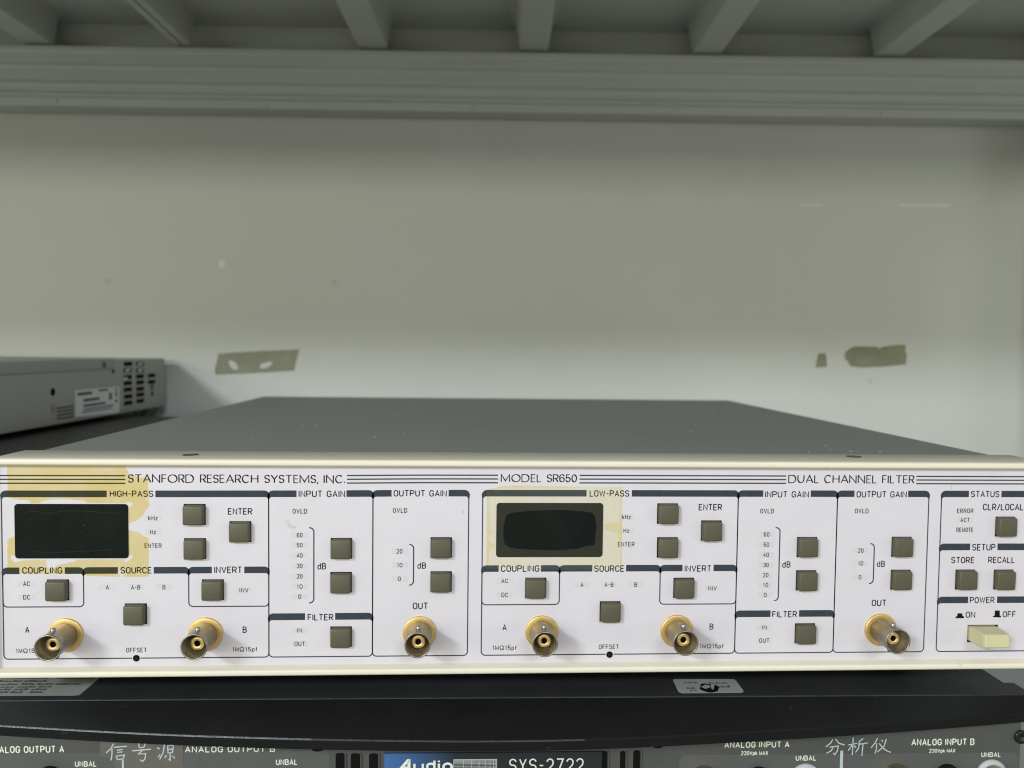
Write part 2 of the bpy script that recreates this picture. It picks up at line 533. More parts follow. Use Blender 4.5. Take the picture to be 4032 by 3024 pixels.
# ------------------------------------------------------------------ measured layout (mm)
TEXTS = [('STANFORD RESEARCH SYSTEMS, INC.', -137.63, -50.45, 72.34, 3.39, 'roman'), ('MODEL SR650', 13.54, 45.39, 73.06, 3.27, 'roman'), ('DUAL CHANNEL FILTER', 135.27, 190.19, 72.99, 3.45,
    'roman'), ('HIGH-PASS', -144.96, -127.65, 66.58, 2.53, 'cond'), ('ENTER', -97.89, -88.06, 59.36, 2.61, 'cond'), ('COUPLING', -179.83, -164.06, 35.16, 2.64, 'cond'), ('SOURCE', -141.01,
    -128.5, 35.1, 2.66, 'cond'), ('INVERT', -103.49, -92.29, 35.14, 2.68, 'cond'), ('INPUT GAIN', -69.35, -50.44, 66.63, 2.67, 'cond'), ('OUTPUT GAIN', -30.62, -8.72, 66.97, 2.63, 'cond'),
    ('FILTER', -65.71, -55.15, 15.25, 2.65, 'cond'), ('OUT', -22.48, -16.16, 19.71, 2.77, 'cond'), ('LOW-PASS', 50.8, 67.54, 67.08, 2.67, 'cond'), ('ENTER', 97.13, 107.16, 61.32, 2.69,
    'cond'), ('COUPLING', 14.06, 30.16, 35.36, 2.73, 'cond'), ('SOURCE', 53.26, 66.03, 35.25, 2.69, 'cond'), ('INVERT', 91.72, 103.15, 35.2, 2.65, 'cond'), ('INPUT GAIN', 125.51, 144.42,
    66.87, 2.65, 'cond'), ('OUTPUT GAIN', 165.11, 187.09, 66.95, 2.67, 'cond'), ('STATUS', 215.3, 227.97, 67.16, 2.69, 'cond'), ('CLR/LOCAL', 220.86, 238.98, 61.5, 2.81, 'cond'), ('SETUP',
    216.73, 227.14, 44.04, 2.82, 'cond'), ('STORE', 207.66, 218.06, 38.53, 2.7, 'cond'), ('RECALL', 224.12, 236.1, 38.55, 2.71, 'cond'), ('POWER', 216.61, 227.65, 21.11, 2.66, 'cond'),
    ('ON', 215.03, 219.28, 14.71, 2.67, 'cond'), ('OFF', 231.57, 237.44, 14.84, 2.61, 'cond'), ('FILTER', 129.91, 140.72, 15.42, 2.63, 'cond'), ('OUT', 173.28, 179.69, 20.01, 2.76, 'cond'),
    ('A', -179.08, -177.37, 10.8, 2.56, 'cond'), ('B', -92.12, -90.41, 10.25, 2.59, 'cond'), ('A', 14.91, 16.78, 10.46, 2.58, 'cond'), ('B', 102.98, 104.69, 10.29, 2.57, 'cond'), ('kHz',
    -129.75, -126.0, 56.99, 1.83, 'thin'), ('Hz', -129.01, -126.74, 51.28, 1.73, 'thin'), ('ENTER', -131.33, -124.51, 45.62, 1.84, 'thin'), ('AC', -179.57, -176.94, 30.09, 1.88, 'thin'),
    ('DC', -179.6, -176.92, 24.54, 1.89, 'thin'), ('A', -146.94, -145.61, 28.53, 1.84, 'thin'), ('A-B', -136.87, -133.16, 28.49, 1.84, 'thin'), ('B', -124.29, -123.1, 28.49, 1.85, 'thin'),
    ('INV', -93.32, -89.7, 27.07, 1.86, 'thin'), ('OVLD', -71.76, -65.97, 59.79, 1.95, 'thin'), ('OVLD', -30.84, -25.03, 60.19, 1.86, 'thin'), ('60', -70.1, -67.74, 49.92, 1.85, 'thin'),
    ('50', -70.1, -67.74, 45.8, 1.8, 'thin'), ('40', -70.11, -67.74, 41.51, 1.81, 'thin'), ('30', -70.11, -67.74, 37.12, 1.86, 'thin'), ('20', -70.11, -67.74, 32.78, 1.86, 'thin'), ('10',
    -70.11, -67.74, 28.53, 1.81, 'thin'), ('0', -69.5, -68.34, 24.33, 1.81, 'thin'), ('20', -29.27, -26.87, 43.15, 1.87, 'thin'), ('10', -29.14, -26.84, 37.38, 1.82, 'thin'), ('0', -28.7,
    -27.47, 31.6, 1.87, 'thin'), ('IN', -70.01, -67.94, 10.2, 1.82, 'thin'), ('OUT', -71.03, -66.72, 4.52, 1.88, 'thin'), ('kHz', 64.62, 68.35, 57.56, 1.84, 'thin'), ('Hz', 65.36, 67.78,
    51.83, 1.79, 'thin'), ('ENTER', 63.1, 70.15, 45.99, 1.9, 'thin'), ('AC', 14.32, 17.12, 30.6, 1.78, 'thin'), ('DC', 14.39, 17.14, 24.67, 1.84, 'thin'), ('A', 47.6, 48.8, 28.85, 1.85,
    'thin'), ('A-B', 57.72, 61.56, 28.86, 1.8, 'thin'), ('B', 70.42, 71.68, 28.82, 1.85, 'thin'), ('INV', 102.06, 105.68, 27.14, 1.81, 'thin'), ('OVLD', 123.58, 129.45, 60.08, 1.92, 'thin'),
    ('OVLD', 164.63, 170.52, 60.18, 1.93, 'thin'), ('60', 125.38, 127.83, 50.13, 1.87, 'thin'), ('50', 125.38, 127.84, 45.77, 1.87, 'thin'), ('40', 125.38, 127.84, 41.4, 1.87, 'thin'),
    ('30', 125.49, 127.84, 37.07, 1.82, 'thin'), ('20', 125.44, 127.84, 32.69, 1.88, 'thin'), ('10', 125.55, 127.84, 28.42, 1.82, 'thin'), ('0', 126.06, 127.27, 24.15, 1.88, 'thin'), ('20',
    166.5, 168.93, 43.15, 1.88, 'thin'), ('10', 166.68, 168.94, 37.61, 1.89, 'thin'), ('0', 167.16, 168.32, 31.64, 1.89, 'thin'), ('IN', 125.69, 127.75, 10.15, 1.77, 'thin'), ('OUT', 124.57,
    129.0, 4.43, 1.89, 'thin'), ('ERROR', 209.48, 216.74, 60.28, 1.89, 'thin'), ('ACT', 211.09, 215.19, 56.39, 1.83, 'thin'), ('REMOTE', 209.5, 217.0, 52.09, 1.89, 'thin'), ('1MΩ15pf',
    -182.92, -172.93, 2.5, 1.85, 'thin'), ('1MΩ15pf', -96.37, -86.1, 2.41, 1.87, 'thin'), ('1MΩ15pf', 10.84, 21.15, 2.17, 1.9, 'thin'), ('1MΩ15pf', 98.89, 109.38, 2.2, 1.93, 'thin'),
    ('OFFSET', -139.05, -130.81, 2.41, 1.91, 'thin'), ('OFFSET', 55.75, 64.25, 2.24, 1.92, 'thin'), ('dB', -61.67, -58.13, 36.58, 2.69, 'thin'), ('dB', -20.64, -17.05, 36.78, 2.6, 'thin'),
    ('dB', 133.74, 137.3, 36.83, 2.67, 'thin'), ('dB', 174.99, 178.53, 37.01, 2.63, 'thin')]
LAMPS = [(-127.88, 57.91), (-127.88, 52.15), (-127.92, 46.54), (-178.25, 31.03), (-178.26, 25.48), (-146.28, 29.45), (-135.01, 29.41), (-123.69, 29.41), (-91.51, 28.0), (-68.87, 60.77),
    (-27.94, 61.12), (-68.92, 50.84), (-68.92, 46.7), (-68.92, 42.41), (-68.92, 38.05), (-68.92, 33.71), (-68.92, 29.44), (-68.92, 25.23), (-28.07, 44.09), (-27.99, 38.29), (-28.09, 32.54),
    (-68.97, 11.11), (-68.88, 5.46), (66.48, 58.48), (66.57, 52.73), (66.62, 46.94), (15.72, 31.49), (15.77, 25.59), (48.2, 29.78), (59.64, 29.76), (71.05, 29.75), (103.87, 28.05), (126.51,
    61.04), (167.57, 61.15), (126.6, 51.07), (126.61, 46.71), (126.61, 42.34), (126.66, 37.98), (126.64, 33.63), (126.69, 29.33), (126.66, 25.09), (167.72, 44.09), (167.81, 38.55), (167.74,
    32.59), (126.72, 11.04), (126.78, 5.38), (213.11, 61.23), (213.14, 57.3), (213.25, 53.04)]
FRAMES = [(-187.57, -81.46, 69.09, 66.41, -146.16, -126.84, 0.0), (-81.46, -39.05, 69.38, 66.67, -70.2, -49.9, 0.0), (-39.05, 0.4, 69.79, 67.0, -31.45, -7.98, 0.0), (-187.57, -155.72, 37.92,
    35.18, -180.96, -163.09, 21.48), (-155.72, -113.78, 37.87, 35.17, -142.06, -127.74, None), (-113.78, -81.46, 37.88, 35.11, -104.47, -91.38, 21.32), (-81.46, -39.05, 18.25, 15.44, -66.72,
    -54.4, None), (6.18, 114.03, 69.88, 67.06, 49.51, 68.59, 0.0), (114.03, 156.88, 69.72, 66.85, 124.69, 145.19, 0.0), (156.88, 196.85, 69.88, 66.99, 164.21, 187.68, 0.0), (6.18, 38.68,
    38.26, 35.49, 13.1, 30.8, 21.43), (38.68, 81.33, 38.17, 35.37, 52.43, 66.77, None), (81.33, 114.03, 38.13, 35.26, 90.81, 104.09, 21.31), (114.03, 156.88, 18.49, 15.57, 129.2, 141.62,
    None), (202.44, 243.1, 70.06, 67.14, 214.43, 228.85, 0.0), (202.44, 243.1, 47.09, 44.16, 215.84, 228.02, None), (202.44, 243.1, 23.97, 21.08, 215.85, 228.78, None)]
STRIPEZ = [75.95, 74.4, 72.82]
STRIPES = [(-188.92, -138.75), (-49.71, 12.42), (46.46, 134.37), (191.01, 239.73)]
BRACKETS = [(-63.15, -65.12, 53.93, 22.59), (-22.24, -24.03, 46.93, 29.86), (132.36, 130.76, 53.98, 22.58), (173.61, 171.82, 47.08, 29.84)]
BUTTONS = [(-111.22, 59.4, 9.2, 8.9), (-111.11, 45.29, 9.1, 8.9), (-92.9, 52.29, 9.05, 8.9), (-165.81, 28.43, 9.1, 8.84), (-135.01, 18.4, 9.15, 8.74), (-104.07, 28.26, 9.0, 8.79), (-51.91,
    45.34, 9.2, 8.84), (-52.01, 31.16, 9.15, 8.79), (-51.96, 8.33, 8.95, 8.74), (-10.86, 45.62, 9.0, 8.79), (-10.8, 31.33, 8.9, 8.79), (83.92, 59.94, 8.84, 8.69), (84.14, 45.57, 8.79, 8.74),
    (102.77, 52.72, 8.64, 8.69), (28.74, 28.51, 8.79, 8.79), (60.27, 18.35, 9.0, 8.74), (91.47, 28.28, 8.74, 8.74), (144.23, 45.63, 8.62, 8.62), (144.24, 31.32, 8.62, 8.62), (144.38, 8.4,
    8.62, 8.56), (185.53, 45.72, 8.45, 8.56), (185.62, 31.44, 8.56, 8.56), (231.08, 54.44, 8.51, 8.51), (214.21, 31.43, 8.51, 8.62), (231.25, 31.37, 8.4, 8.62)]
BNCS = [(-162.86, 10.08), (-106.97, 9.79), (-19.49, 9.86), (31.55, 9.88), (88.87, 9.75), (177.4, 9.81)]
DISPLAYS = [(-182.56, 41.28, -137.58, 63.59), (11.92, 41.51, 56.7, 64.41)]
TRIMHOLES = [(-135.0, -0.02), (60.39, -0.16)]
POWER = (216.09, 3.95, 229.82, 11.58)
ICONS = [[(210.6, 14.54), (210.57, 15.32), (211.25, 15.42), (211.37, 16.73), (213.5, 16.66), (213.65, 15.47), (214.24, 15.4), (214.27, 14.52)], [(227.2, 14.89), (227.18, 15.39), (227.94,
    15.56), (227.98, 17.83), (230.16, 17.81), (230.25, 15.61), (230.77, 15.44), (230.8, 14.76)]]
STAIN_A = [(-185.06, 79.37), (-139.08, 79.56), (-137.61, 76.78), (-137.32, 75.86), (-134.92, 75.25), (-132.83, 74.64), (-129.82, 74.34), (-129.56, 69.38), (-129.32, 62.55), (-130.53, 61.31),
    (-132.06, 58.82), (-134.79, 56.64), (-137.51, 55.87), (-137.63, 61.92), (-136.24, 62.85), (-135.78, 64.25), (-137.43, 64.56), (-139.23, 64.25), (-140.44, 63.93), (-153.92, 64.07),
    (-155.4, 64.99), (-161.37, 65.6), (-168.82, 65.43), (-171.5, 64.65), (-172.7, 63.88), (-175.67, 63.88), (-176.55, 64.95), (-182.17, 65.56), (-185.12, 66.17)]
STAIN_B = [(-185.4, 48.91), (-184.5, 49.83), (-182.56, 50.29), (-182.38, 42.56), (-184.02, 42.56), (-184.33, 41.48), (-182.87, 39.77), (-178.7, 40.6), (-173.63, 40.99), (-170.35, 40.68),
    (-170.1, 37.42), (-167.71, 36.94), (-165.9, 38.65), (-158.7, 40.19), (-158.39, 40.96), (-139.46, 40.99), (-139.17, 39.67), (-137.05, 40.61), (-135.83, 42.63), (-137.63, 42.95), (-137.69,
    52.91), (-136.03, 52.76), (-133.03, 51.67), (-131.53, 50.42), (-129.58, 49.64), (-129.71, 33.71), (-146.76, 33.92), (-154.9, 34.26), (-154.89, 35.19), (-164.75, 34.88), (-176.69, 35.1),
    (-185.62, 35.29)]
FILM = [(7.75, 69.91), (10.04, 70.38), (14.0, 71.37), (18.58, 71.69), (34.53, 71.43), (46.86, 71.24), (64.35, 71.14), (64.74, 57.79), (64.94, 38.15), (64.51, 35.96), (31.93, 36.36), (14.38,
    36.72), (7.94, 36.89)]
FILMHOLE = [(16.27, 59.3), (18.1, 60.23), (25.45, 61.01), (34.67, 61.48), (40.83, 61.43), (48.56, 60.88), (51.98, 60.26), (53.24, 58.71), (53.92, 54.99), (53.67, 51.88), (53.28, 47.06),
    (52.83, 46.44), (49.73, 46.13), (45.72, 45.04), (38.0, 44.37), (28.74, 44.6), (21.04, 45.08), (17.35, 45.7), (15.5, 46.94), (14.91, 50.35), (14.96, 54.05), (15.53, 57.45)]
WEDGE = [(57.08, 55.3), (64.45, 56.86), (64.55, 51.25), (57.12, 52.97)]
FILMEDGE = [(7.85, 69.91), (8.97, 70.07), (8.9, 62.68), (9.32, 57.76), (9.14, 53.75), (10.23, 52.2), (9.02, 50.97), (8.74, 48.5), (11.51, 47.1), (11.37, 45.71), (9.08, 44.94), (8.86, 36.73),
    (7.97, 36.89)]
FILMEDGE2 = [(63.57, 70.98), (64.32, 71.04), (64.68, 57.79), (64.91, 38.15), (64.57, 36.12), (63.89, 36.15), (64.16, 47.2), (62.69, 50.94), (64.39, 51.57), (63.99, 56.55)]
FILMEDGE3 = [(8.52, 70.0), (14.0, 71.31), (18.58, 71.63), (34.53, 71.36), (46.86, 71.18), (46.86, 70.78), (34.54, 70.44), (18.59, 70.86), (14.0, 70.69), (10.04, 69.98)]
ATEXTS = [('ANALOG OUTPUT A', -199.47, -168.2, -43.07, 2.89, 'bold'), ('UNBAL', -163.91, -154.9, -49.23, 2.35, 'bold'), ('ANALOG OUTPUT B', -118.36, -80.7, -43.51, 2.56, 'bold'), ('UNBAL',
    -80.36, -71.25, -49.28, 2.46, 'bold'), ('ANALOG INPUT A', 112.04, 140.72, -43.47, 2.57, 'bold'), ('230Vpk MAX', 119.39, 131.38, -46.8, 1.75, 'bold'), ('UNBAL', 143.63, 152.79, -49.46,
    2.24, 'bold'), ('ANALOG INPUT B', 194.91, 223.26, -43.12, 2.86, 'bold'), ('230Vpk MAX', 202.93, 214.76, -46.44, 1.69, 'bold'), ('UNBAL', 226.51, 235.36, -48.59, 2.12, 'bold')]
HAND = [[(-147.84, -39.35), (-148.92, -41.42), (-150.94, -43.34)], [(-148.53, -41.37), (-148.53, -43.91), (-148.98, -46.54)], [(-147.86, -40.96), (-142.28, -40.53)], [(-146.41, -42.27),
    (-144.15, -41.87)], [(-146.42, -43.24), (-144.16, -42.9)], [(-146.83, -44.62), (-146.32, -46.37)], [(-146.83, -44.67), (-143.38, -44.34), (-144.03, -46.11)], [(-146.19, -46.26),
    (-143.92, -45.94)], [(-137.6, -38.47), (-137.23, -41.24)], [(-137.52, -38.53), (-134.54, -38.5), (-135.15, -40.98)], [(-137.23, -41.24), (-135.15, -40.98)], [(-140.17, -42.54), (-132.44,
    -41.89)], [(-135.91, -42.36), (-137.65, -43.92), (-134.59, -43.76), (-134.87, -45.97), (-135.95, -47.13), (-137.01, -46.37)], [(-129.77, -41.17), (-128.84, -41.87)], [(-128.95, -38.96),
    (-128.29, -39.66)], [(-129.54, -45.33), (-128.59, -44.23)], [(-128.88, -46.3), (-127.39, -43.54), (-126.69, -39.11)], [(-126.69, -39.11), (-122.28, -38.87)], [(-124.42, -39.0), (-124.83,
    -40.38)], [(-125.5, -40.37), (-125.31, -43.56), (-123.52, -43.36), (-123.04, -40.31), (-125.5, -40.45)], [(-125.38, -42.04), (-123.32, -41.86)], [(-124.45, -43.57), (-124.48, -46.62),
    (-125.14, -46.28)], [(-125.93, -44.53), (-126.74, -45.77)], [(-123.53, -44.83), (-122.47, -45.81)], [(159.84, -40.04), (158.82, -41.72), (156.73, -43.39)], [(160.9, -39.83), (162.49,
    -41.75), (165.12, -42.63)], [(158.42, -43.5), (162.29, -42.98), (161.98, -45.13), (160.96, -46.81), (160.03, -46.12)], [(160.1, -43.42), (159.23, -45.1), (157.12, -46.25)], [(166.8,
    -42.59), (170.6, -41.89)], [(168.84, -39.34), (168.63, -47.12)], [(168.55, -42.61), (166.77, -45.07)], [(169.17, -42.84), (170.22, -43.86)], [(173.34, -39.71), (171.59, -41.05), (171.4,
    -43.87), (170.0, -46.0)], [(171.74, -42.29), (175.32, -41.76)], [(173.3, -42.03), (172.91, -47.38)], [(179.65, -39.53), (178.75, -41.63), (176.89, -43.95)], [(179.25, -41.96), (179.32,
    -44.23), (178.75, -46.5)], [(181.46, -40.36), (182.11, -41.27)], [(183.55, -40.05), (182.69, -43.29), (179.7, -45.86)], [(180.38, -41.97), (182.4, -44.26), (184.06, -45.41), (185.86,
    -46.07)]]
LTAPE = [(-153.37, -35.86), (-119.06, -36.13), (-118.89, -50.26), (-118.95, -59.48), (-147.51, -59.17), (-147.68, -49.73), (-148.06, -47.51), (-148.97, -45.29), (-153.47, -44.83)]
RLINES = [(-144.51, -46.44, -143.73, -59.21), (163.27, -45.14, 164.59, -62.1)]
LABELPLATE = [(-195.93, -43.19, -57.95, -62.35), (92.43, -46.6, 248.36, -65.73)]
BADGE = (-34.48, -44.33, 58.67, -45.16)
ALOGO = [('Audio', -28.45, -5.38, -51.98, 5.07, 'logo')]
GRIDLOGO = (-5.08, -47.02, 13.35, -54.49)
SYS = [('SYS-2722', 18.65, 50.71, -52.71, 5.64, 'sys')]
SLOTS = [(-55.26, -44.29, -51.46, -44.33), (-48.87, -44.49, -44.93, -44.53), (-41.12, -44.61, -37.3, -44.65), (57.95, -44.36, 61.08, -44.39), (66.61, -44.44, 68.84, -44.46), (72.33, -44.23,
    75.27, -44.26)]
ABNC = [(-159.62, -49.37, 6.53), (-75.17, -49.56, 6.81), (148.06, -49.61, 7.0), (231.1, -48.6, 7.31)]
AGOLD = [(103.21, -50.4, 5.17), (188.44, -50.48, 5.22)]
AJACK = [(127.4, -51.57, 3.35), (211.25, -51.19, 4.61), (-174.16, -48.4, 4.08)]
ASCREW = [(244.01, -39.56, 3.01)]
NOTCH = [(-62.91, -43.11, 2.31), (83.09, -42.96, 2.04)]
WTAPE = [[(-272.19, 118.96), (-257.08, 120.39), (-231.89, 121.95), (-191.08, 124.45), (-193.6, 116.6), (-196.63, 102.91), (-216.81, 101.42), (-242.03, 99.61), (-257.16, 98.68), (-275.31,
    97.71), (-275.53, 104.02), (-273.74, 110.11)], [(328.9, 126.29), (336.39, 126.65), (337.21, 121.4), (337.91, 112.82), (326.81, 112.14), (327.7, 119.63)], [(355.31, 125.49), (356.34,
    128.27), (360.13, 131.36), (363.96, 133.34), (373.94, 134.01), (387.29, 133.61), (390.13, 131.71), (392.3, 133.39), (401.7, 134.89), (416.67, 136.17), (416.49, 128.42), (418.09, 127.33),
    (417.8, 116.25), (402.38, 114.4), (385.72, 113.38), (373.51, 112.4), (366.26, 113.15), (361.23, 113.92), (359.44, 117.78), (355.99, 121.62)]]
WHOLES = [[(-262.15, 111.25), (-259.12, 112.55), (-255.1, 110.32), (-252.6, 106.31), (-253.11, 103.27), (-256.64, 103.23), (-260.16, 105.72)], [(-231.43, 106.56), (-228.9, 109.62), (-223.86,
    111.19), (-217.81, 111.51), (-219.83, 107.7), (-224.37, 105.12), (-228.91, 104.56)]]
SCUFFS = [(306.39, 273.59), (327.2, 273.36), (405.4, 274.88), (456.28, 274.54)]
SEAL = [(91.56, 16.65), (92.51, 17.7), (119.02, 17.38), (119.67, 16.09), (119.58, 4.6), (118.15, 2.84), (92.09, 2.72), (90.98, 4.38)]
SEALTXT = [(95.34, 7.52), (98.75, 7.47), (96.52, 5.5), (100.93, 5.44), (108.83, 8.56), (115.0, 8.48), (95.93, 13.86), (102.18, 13.16), (106.92, 13.31), (115.26, 13.2), (103.29, 9.03)]
CALLABEL = [(-212.75, 27.94), (-161.39, 27.35), (-160.78, 20.35), (-160.88, 8.97), (-160.98, 4.44), (-163.11, 3.8), (-198.6, 3.97)]
CALBARS = [(-202.56, 21.59, -182.27, 21.34), (-178.84, 21.55, -162.82, 21.35), (-205.37, 18.7, -191.8, 18.54), (-191.12, 18.53, -181.92, 18.42), (-203.31, 15.19, -191.91, 15.05), (-190.9,
    15.32, -184.7, 15.24), (-184.12, 15.24, -177.14, 15.15), (-176.41, 15.23, -165.53, 15.1), (-197.79, 12.59, -191.84, 12.51), (-190.93, 12.59, -182.86, 12.49), (-182.14, 12.57, -176.36,
    12.5), (-200.29, 10.03, -191.91, 9.92), (-190.65, 10.04, -184.93, 9.97), (-183.78, 9.95, -177.1, 9.87), (-198.68, 7.28, -191.5, 7.18), (-190.74, 7.17, -185.64, 7.1), (-182.79, 7.07,
    -177.11, 6.99)]
ATOPSCREW = [(-84.76, 10.17)]
HOOD = [(-188.6, -4), (-128.5, -12), (-88, -15.6), (-63.4, -17.4), (-27, -19.4), (17, -20.8), (57, -19.2), (77, -18.2), (105, -14.9), (132, -12.8), (178, -7.8), (241, 1)]
BSCREW = [(-116.06, 9.82), (170.2, 13.94)]
DUST = [(187.21, 278.33, 1.0), (-48.11, 83.65, 0.6), (-88.39, 139.23, 0.6), (-96.8, 146.41, 0.5), (-34.28, 100.56, 0.45), (-92.32, 221.69, 0.35), (126.84, 121.09, 0.6), (178.58, 34.25, 0.6),
    (192.02, 32.92, 0.5), (176.09, 55.85, 0.4), (171.75, 40.62, 0.3), (-6.9, 156.14, 0.3), (-27.58, 143.49, 0.25), (-16.89, 99.01, 0.25), (-106.8, 72.38, 0.3), (157.15, 30.63, 0.35), (9.57,
    119.38, 0.25)]
GVENTS = [(387.65, 110.17), (386.92, 104.5), (386.79, 98.45), (386.99, 93.1), (387.17, 87.39), (387.5, 81.3), (387.39, 75.59), (411.38, 109.67), (411.26, 103.79), (411.15, 98.28), (411.04,
    92.76), (410.92, 86.87), (411.14, 81.55), (411.02, 75.8), (435.47, 98.16), (435.35, 92.08)]
GPTS = {'seamL': (205.33, 106.81), 'seamR': (362.13, 105.56), 'seamtop': (362.34, 115.16), 'hole1': (267.48, 91.9), 'screw': (358.97, 104.28), 'slot': (343.9, 110.09), 'l0': (298.29, 91.44),
    'l1': (371.21, 91.02), 'l2': (370.71, 68.01), 'l3': (298.38, 70.76), 'b0': (272.57, 80.21), 'b1': (296.23, 79.07), 'b2': (296.0, 69.72), 'b3': (272.33, 70.61), 'r0': (265.12, 82.54),
    'r1': (270.84, 76.14), 'd1': (435.6, 87.12), 'd2': (436.18, 81.0), 'bot': (204.25, 67.41)}

# ------------------------------------------------------------------ surfaces
M = {}
M['wall'] = mat('wall_paint', (.52, .51, .48), .55, var=.035, vscale=5, bump=.25, bscale=700, specks=(9, .76, (.42, .42, .37), .2))
M['scuff'] = mat('pale_scuff', (.66, .67, .62), .6)
M['wall_stain'] = mat('wall_stain', (.465, .46, .42), .6)
M['rack'] = mat('grey_rack_enamel', (.47, .475, .45), .5, var=.05, vscale=14, bump=.15, bscale=500, stretch=(.3, 1, 1))
M['rack_low'] = mat('grey_shelf_enamel', (.36, .38, .385), .45, var=.05, vscale=14, bump=.15, bscale=500)
M['panel'] = mat('white_panel_paint', (.595, .54, .585), .42, var=.022, vscale=70, bump=.12, bscale=2600, dist=.06, specks=(420, .74, (.45, .42, .36), .5))
M['navy'] = mat('navy_print', (.038, .044, .060), .5, spec=.08, var=.12, vscale=300)
M['ink'] = mat('black_print', (.008, .007, .011), .6, spec=.06)
M['smudge'] = mat('faint_smudge', (.505, .46, .47), .5, var=.06, vscale=300)
M['lamp_window'] = mat('indicator_window', (.552, .522, .548), .4)
M['dark_hole'] = mat('dark_recess', (.004, .004, .004), .8, spec=.1)
M['cream'] = mat('cream_bezel_paint', (.70, .63, .525), .42, var=.03, vscale=40, bump=.22, bscale=1500, dist=.12, specks=(160, .715, (.42, .36, .24), .6), stretch=(.5, 1, 1))
M['case'] = mat('grey_case_paint', (.192, .193, .181), .55, var=.04, vscale=30, bump=.35, bscale=1500, specks=(520, .735, (.42, .42, .38), .6))
M['dust'] = mat('white_dust', (.8, .8, .76), .8)
M['olive'] = mat('olive_button_plastic', (.078, .068, .040), .5, var=.05, vscale=130, bump=.2, bscale=2600, dist=.06)
M['ivory'] = mat('ivory_key_plastic', (.54, .495, .29), .45, var=.04, vscale=100)
M['nickel'] = mat('dull_nickel', (.31, .29, .25), .36, .9, var=.22, vscale=320, bump=.2, bscale=900)
M['gold'] = mat('gold_plate', (.70, .47, .19), .42, .8, var=.08, vscale=300)
M['brass'] = mat('dull_brass', (.50, .42, .27), .3, 1.0, var=.15, vscale=300)
M['display'] = mat('smoked_window', (.006, .0075, .0068), .3, spec=.14, var=.2, vscale=60)
M['crease'] = mat('film_crease', (.017, .0185, .017), .5, spec=.15)
M['stain'] = film('yellow_glue', (.955, .875, .545), (.55, .50, .25), .012, (105, .65))
M['tapefilm'] = film('old_clear_tape', (.985, .965, .815), (.70, .66, .54), .034)
M['tapeedge'] = film('tape_yellow_edge', (.985, .96, .80), (.5, .42, .2), .02)
M['black'] = mat('black_moulding', (.0072, .0072, .0074), .6, spec=.12, var=.18, vscale=22, bump=.5, bscale=1300, dist=.15, specks=(150, .715, (.05, .05, .05), .4))
M['black_case'] = mat('black_case_paint', (.027, .028, .032), .5, spec=.3, var=.1, vscale=25, bump=.5, bscale=1500, dist=.12, specks=(130, .74, (.12, .12, .12), .5))
M['worn'] = mat('worn_edge_glint', (.055, .057, .057), .36, spec=.5, var=.7, vscale=700, bump=.8, bscale=900)  # edge wear with the hood's highlight painted into its paler colour
M['worn_glint_faint'] = mat('worn_edge_glint_faint', (.022, .022, .022), .42, spec=.3, var=.4, vscale=500, bump=.5, bscale=900)
M['apanel'] = mat('analyser_panel_paint', (.062, .060, .056), .5, var=.05, vscale=90, bump=.2, bscale=1800, dist=.06)
M['apanel2'] = mat('analyser_inset_paint', (.078, .077, .075), .5, var=.05, vscale=90, bump=.2, bscale=1800, dist=.06)
M['aprint'] = mat('pale_print', (.66, .67, .56), .5)
M['whiteink'] = mat('white_marker', (.40, .455, .47), .6, var=.2, vscale=500)
M['labeltape'] = mat('brownish_clear_tape', (.115, .103, .093), .3, var=.08, vscale=120)
M['silver'] = mat('silver_label', (.52, .53, .52), .35, .3, var=.06, vscale=120)
M['caltag'] = mat('pale_label', (.34, .34, .315), .45, var=.05, vscale=90)
M['screw'] = mat('black_screw', (.02, .02, .02), .3, .6, var=.2, vscale=400)
M['washer'] = mat('pale_nylon', (.42, .43, .43), .5)
M['greybox'] = mat('light_grey_case', (.335, .335, .31), .5, var=.03, vscale=30, bump=.15, bscale=1500)
M['greytag'] = mat('white_label', (.62, .62, .62), .5)
M['tagink'] = mat('label_ink', (.08, .08, .08), .6)
M['redink'] = mat('red_print', (.30, .14, .13), .6)
M['darkbox'] = mat('dark_case_paint', (.055, .055, .052), .5, var=.08, vscale=30, bump=.3, bscale=1300)
M['cable'] = mat('green_cable', (.03, .30, .20), .4)
M['cable_grey'] = mat('grey_cable', (.12, .16, .15), .4)
M['oldtape'] = mat('olive_old_tape', (.20, .195, .125), .5, var=.22, vscale=45)

# ------------------------------------------------------------------ wall and steel rack (turned by RACK)
wall = MB()
wall.box(-800, 760, 480, 520, -260, 900)
(xa, za), (xb, zb_), (xc, zc), (xd, zd) = SCUFFS
wall.rect(xa, za - .5, xb, za + .7, 479.9, 1)
wall.rect(xc, zc - .6, xd, zc + 1.1, 479.9, 1)
for cx, cz, rx, rz, s in ((-382, 190, 3.5, 3, 2), (-156, 191, 3, 3.2, 2), (382, 99, 2.5, 3.5, 2)):
    wall.poly([(cx + rx * (1 + .3 * math.sin(5 * a)) * math.cos(a), cz + rz * (1 + .25 * math.cos(3 * a)) * math.sin(a)) for a in [2 * math.pi * k / 18 for k in range(18)]], 479.9, s)
wall.poly([(-272, 205), (-270, 212), (-266.5, 213), (-265, 207), (-268, 204)], 479.9, 1)
w = build('wall', wall, [M['wall'], M['scuff'], M['wall_stain']])
w.rotation_euler = (0, 0, RACK)
tag(w, kind='structure')

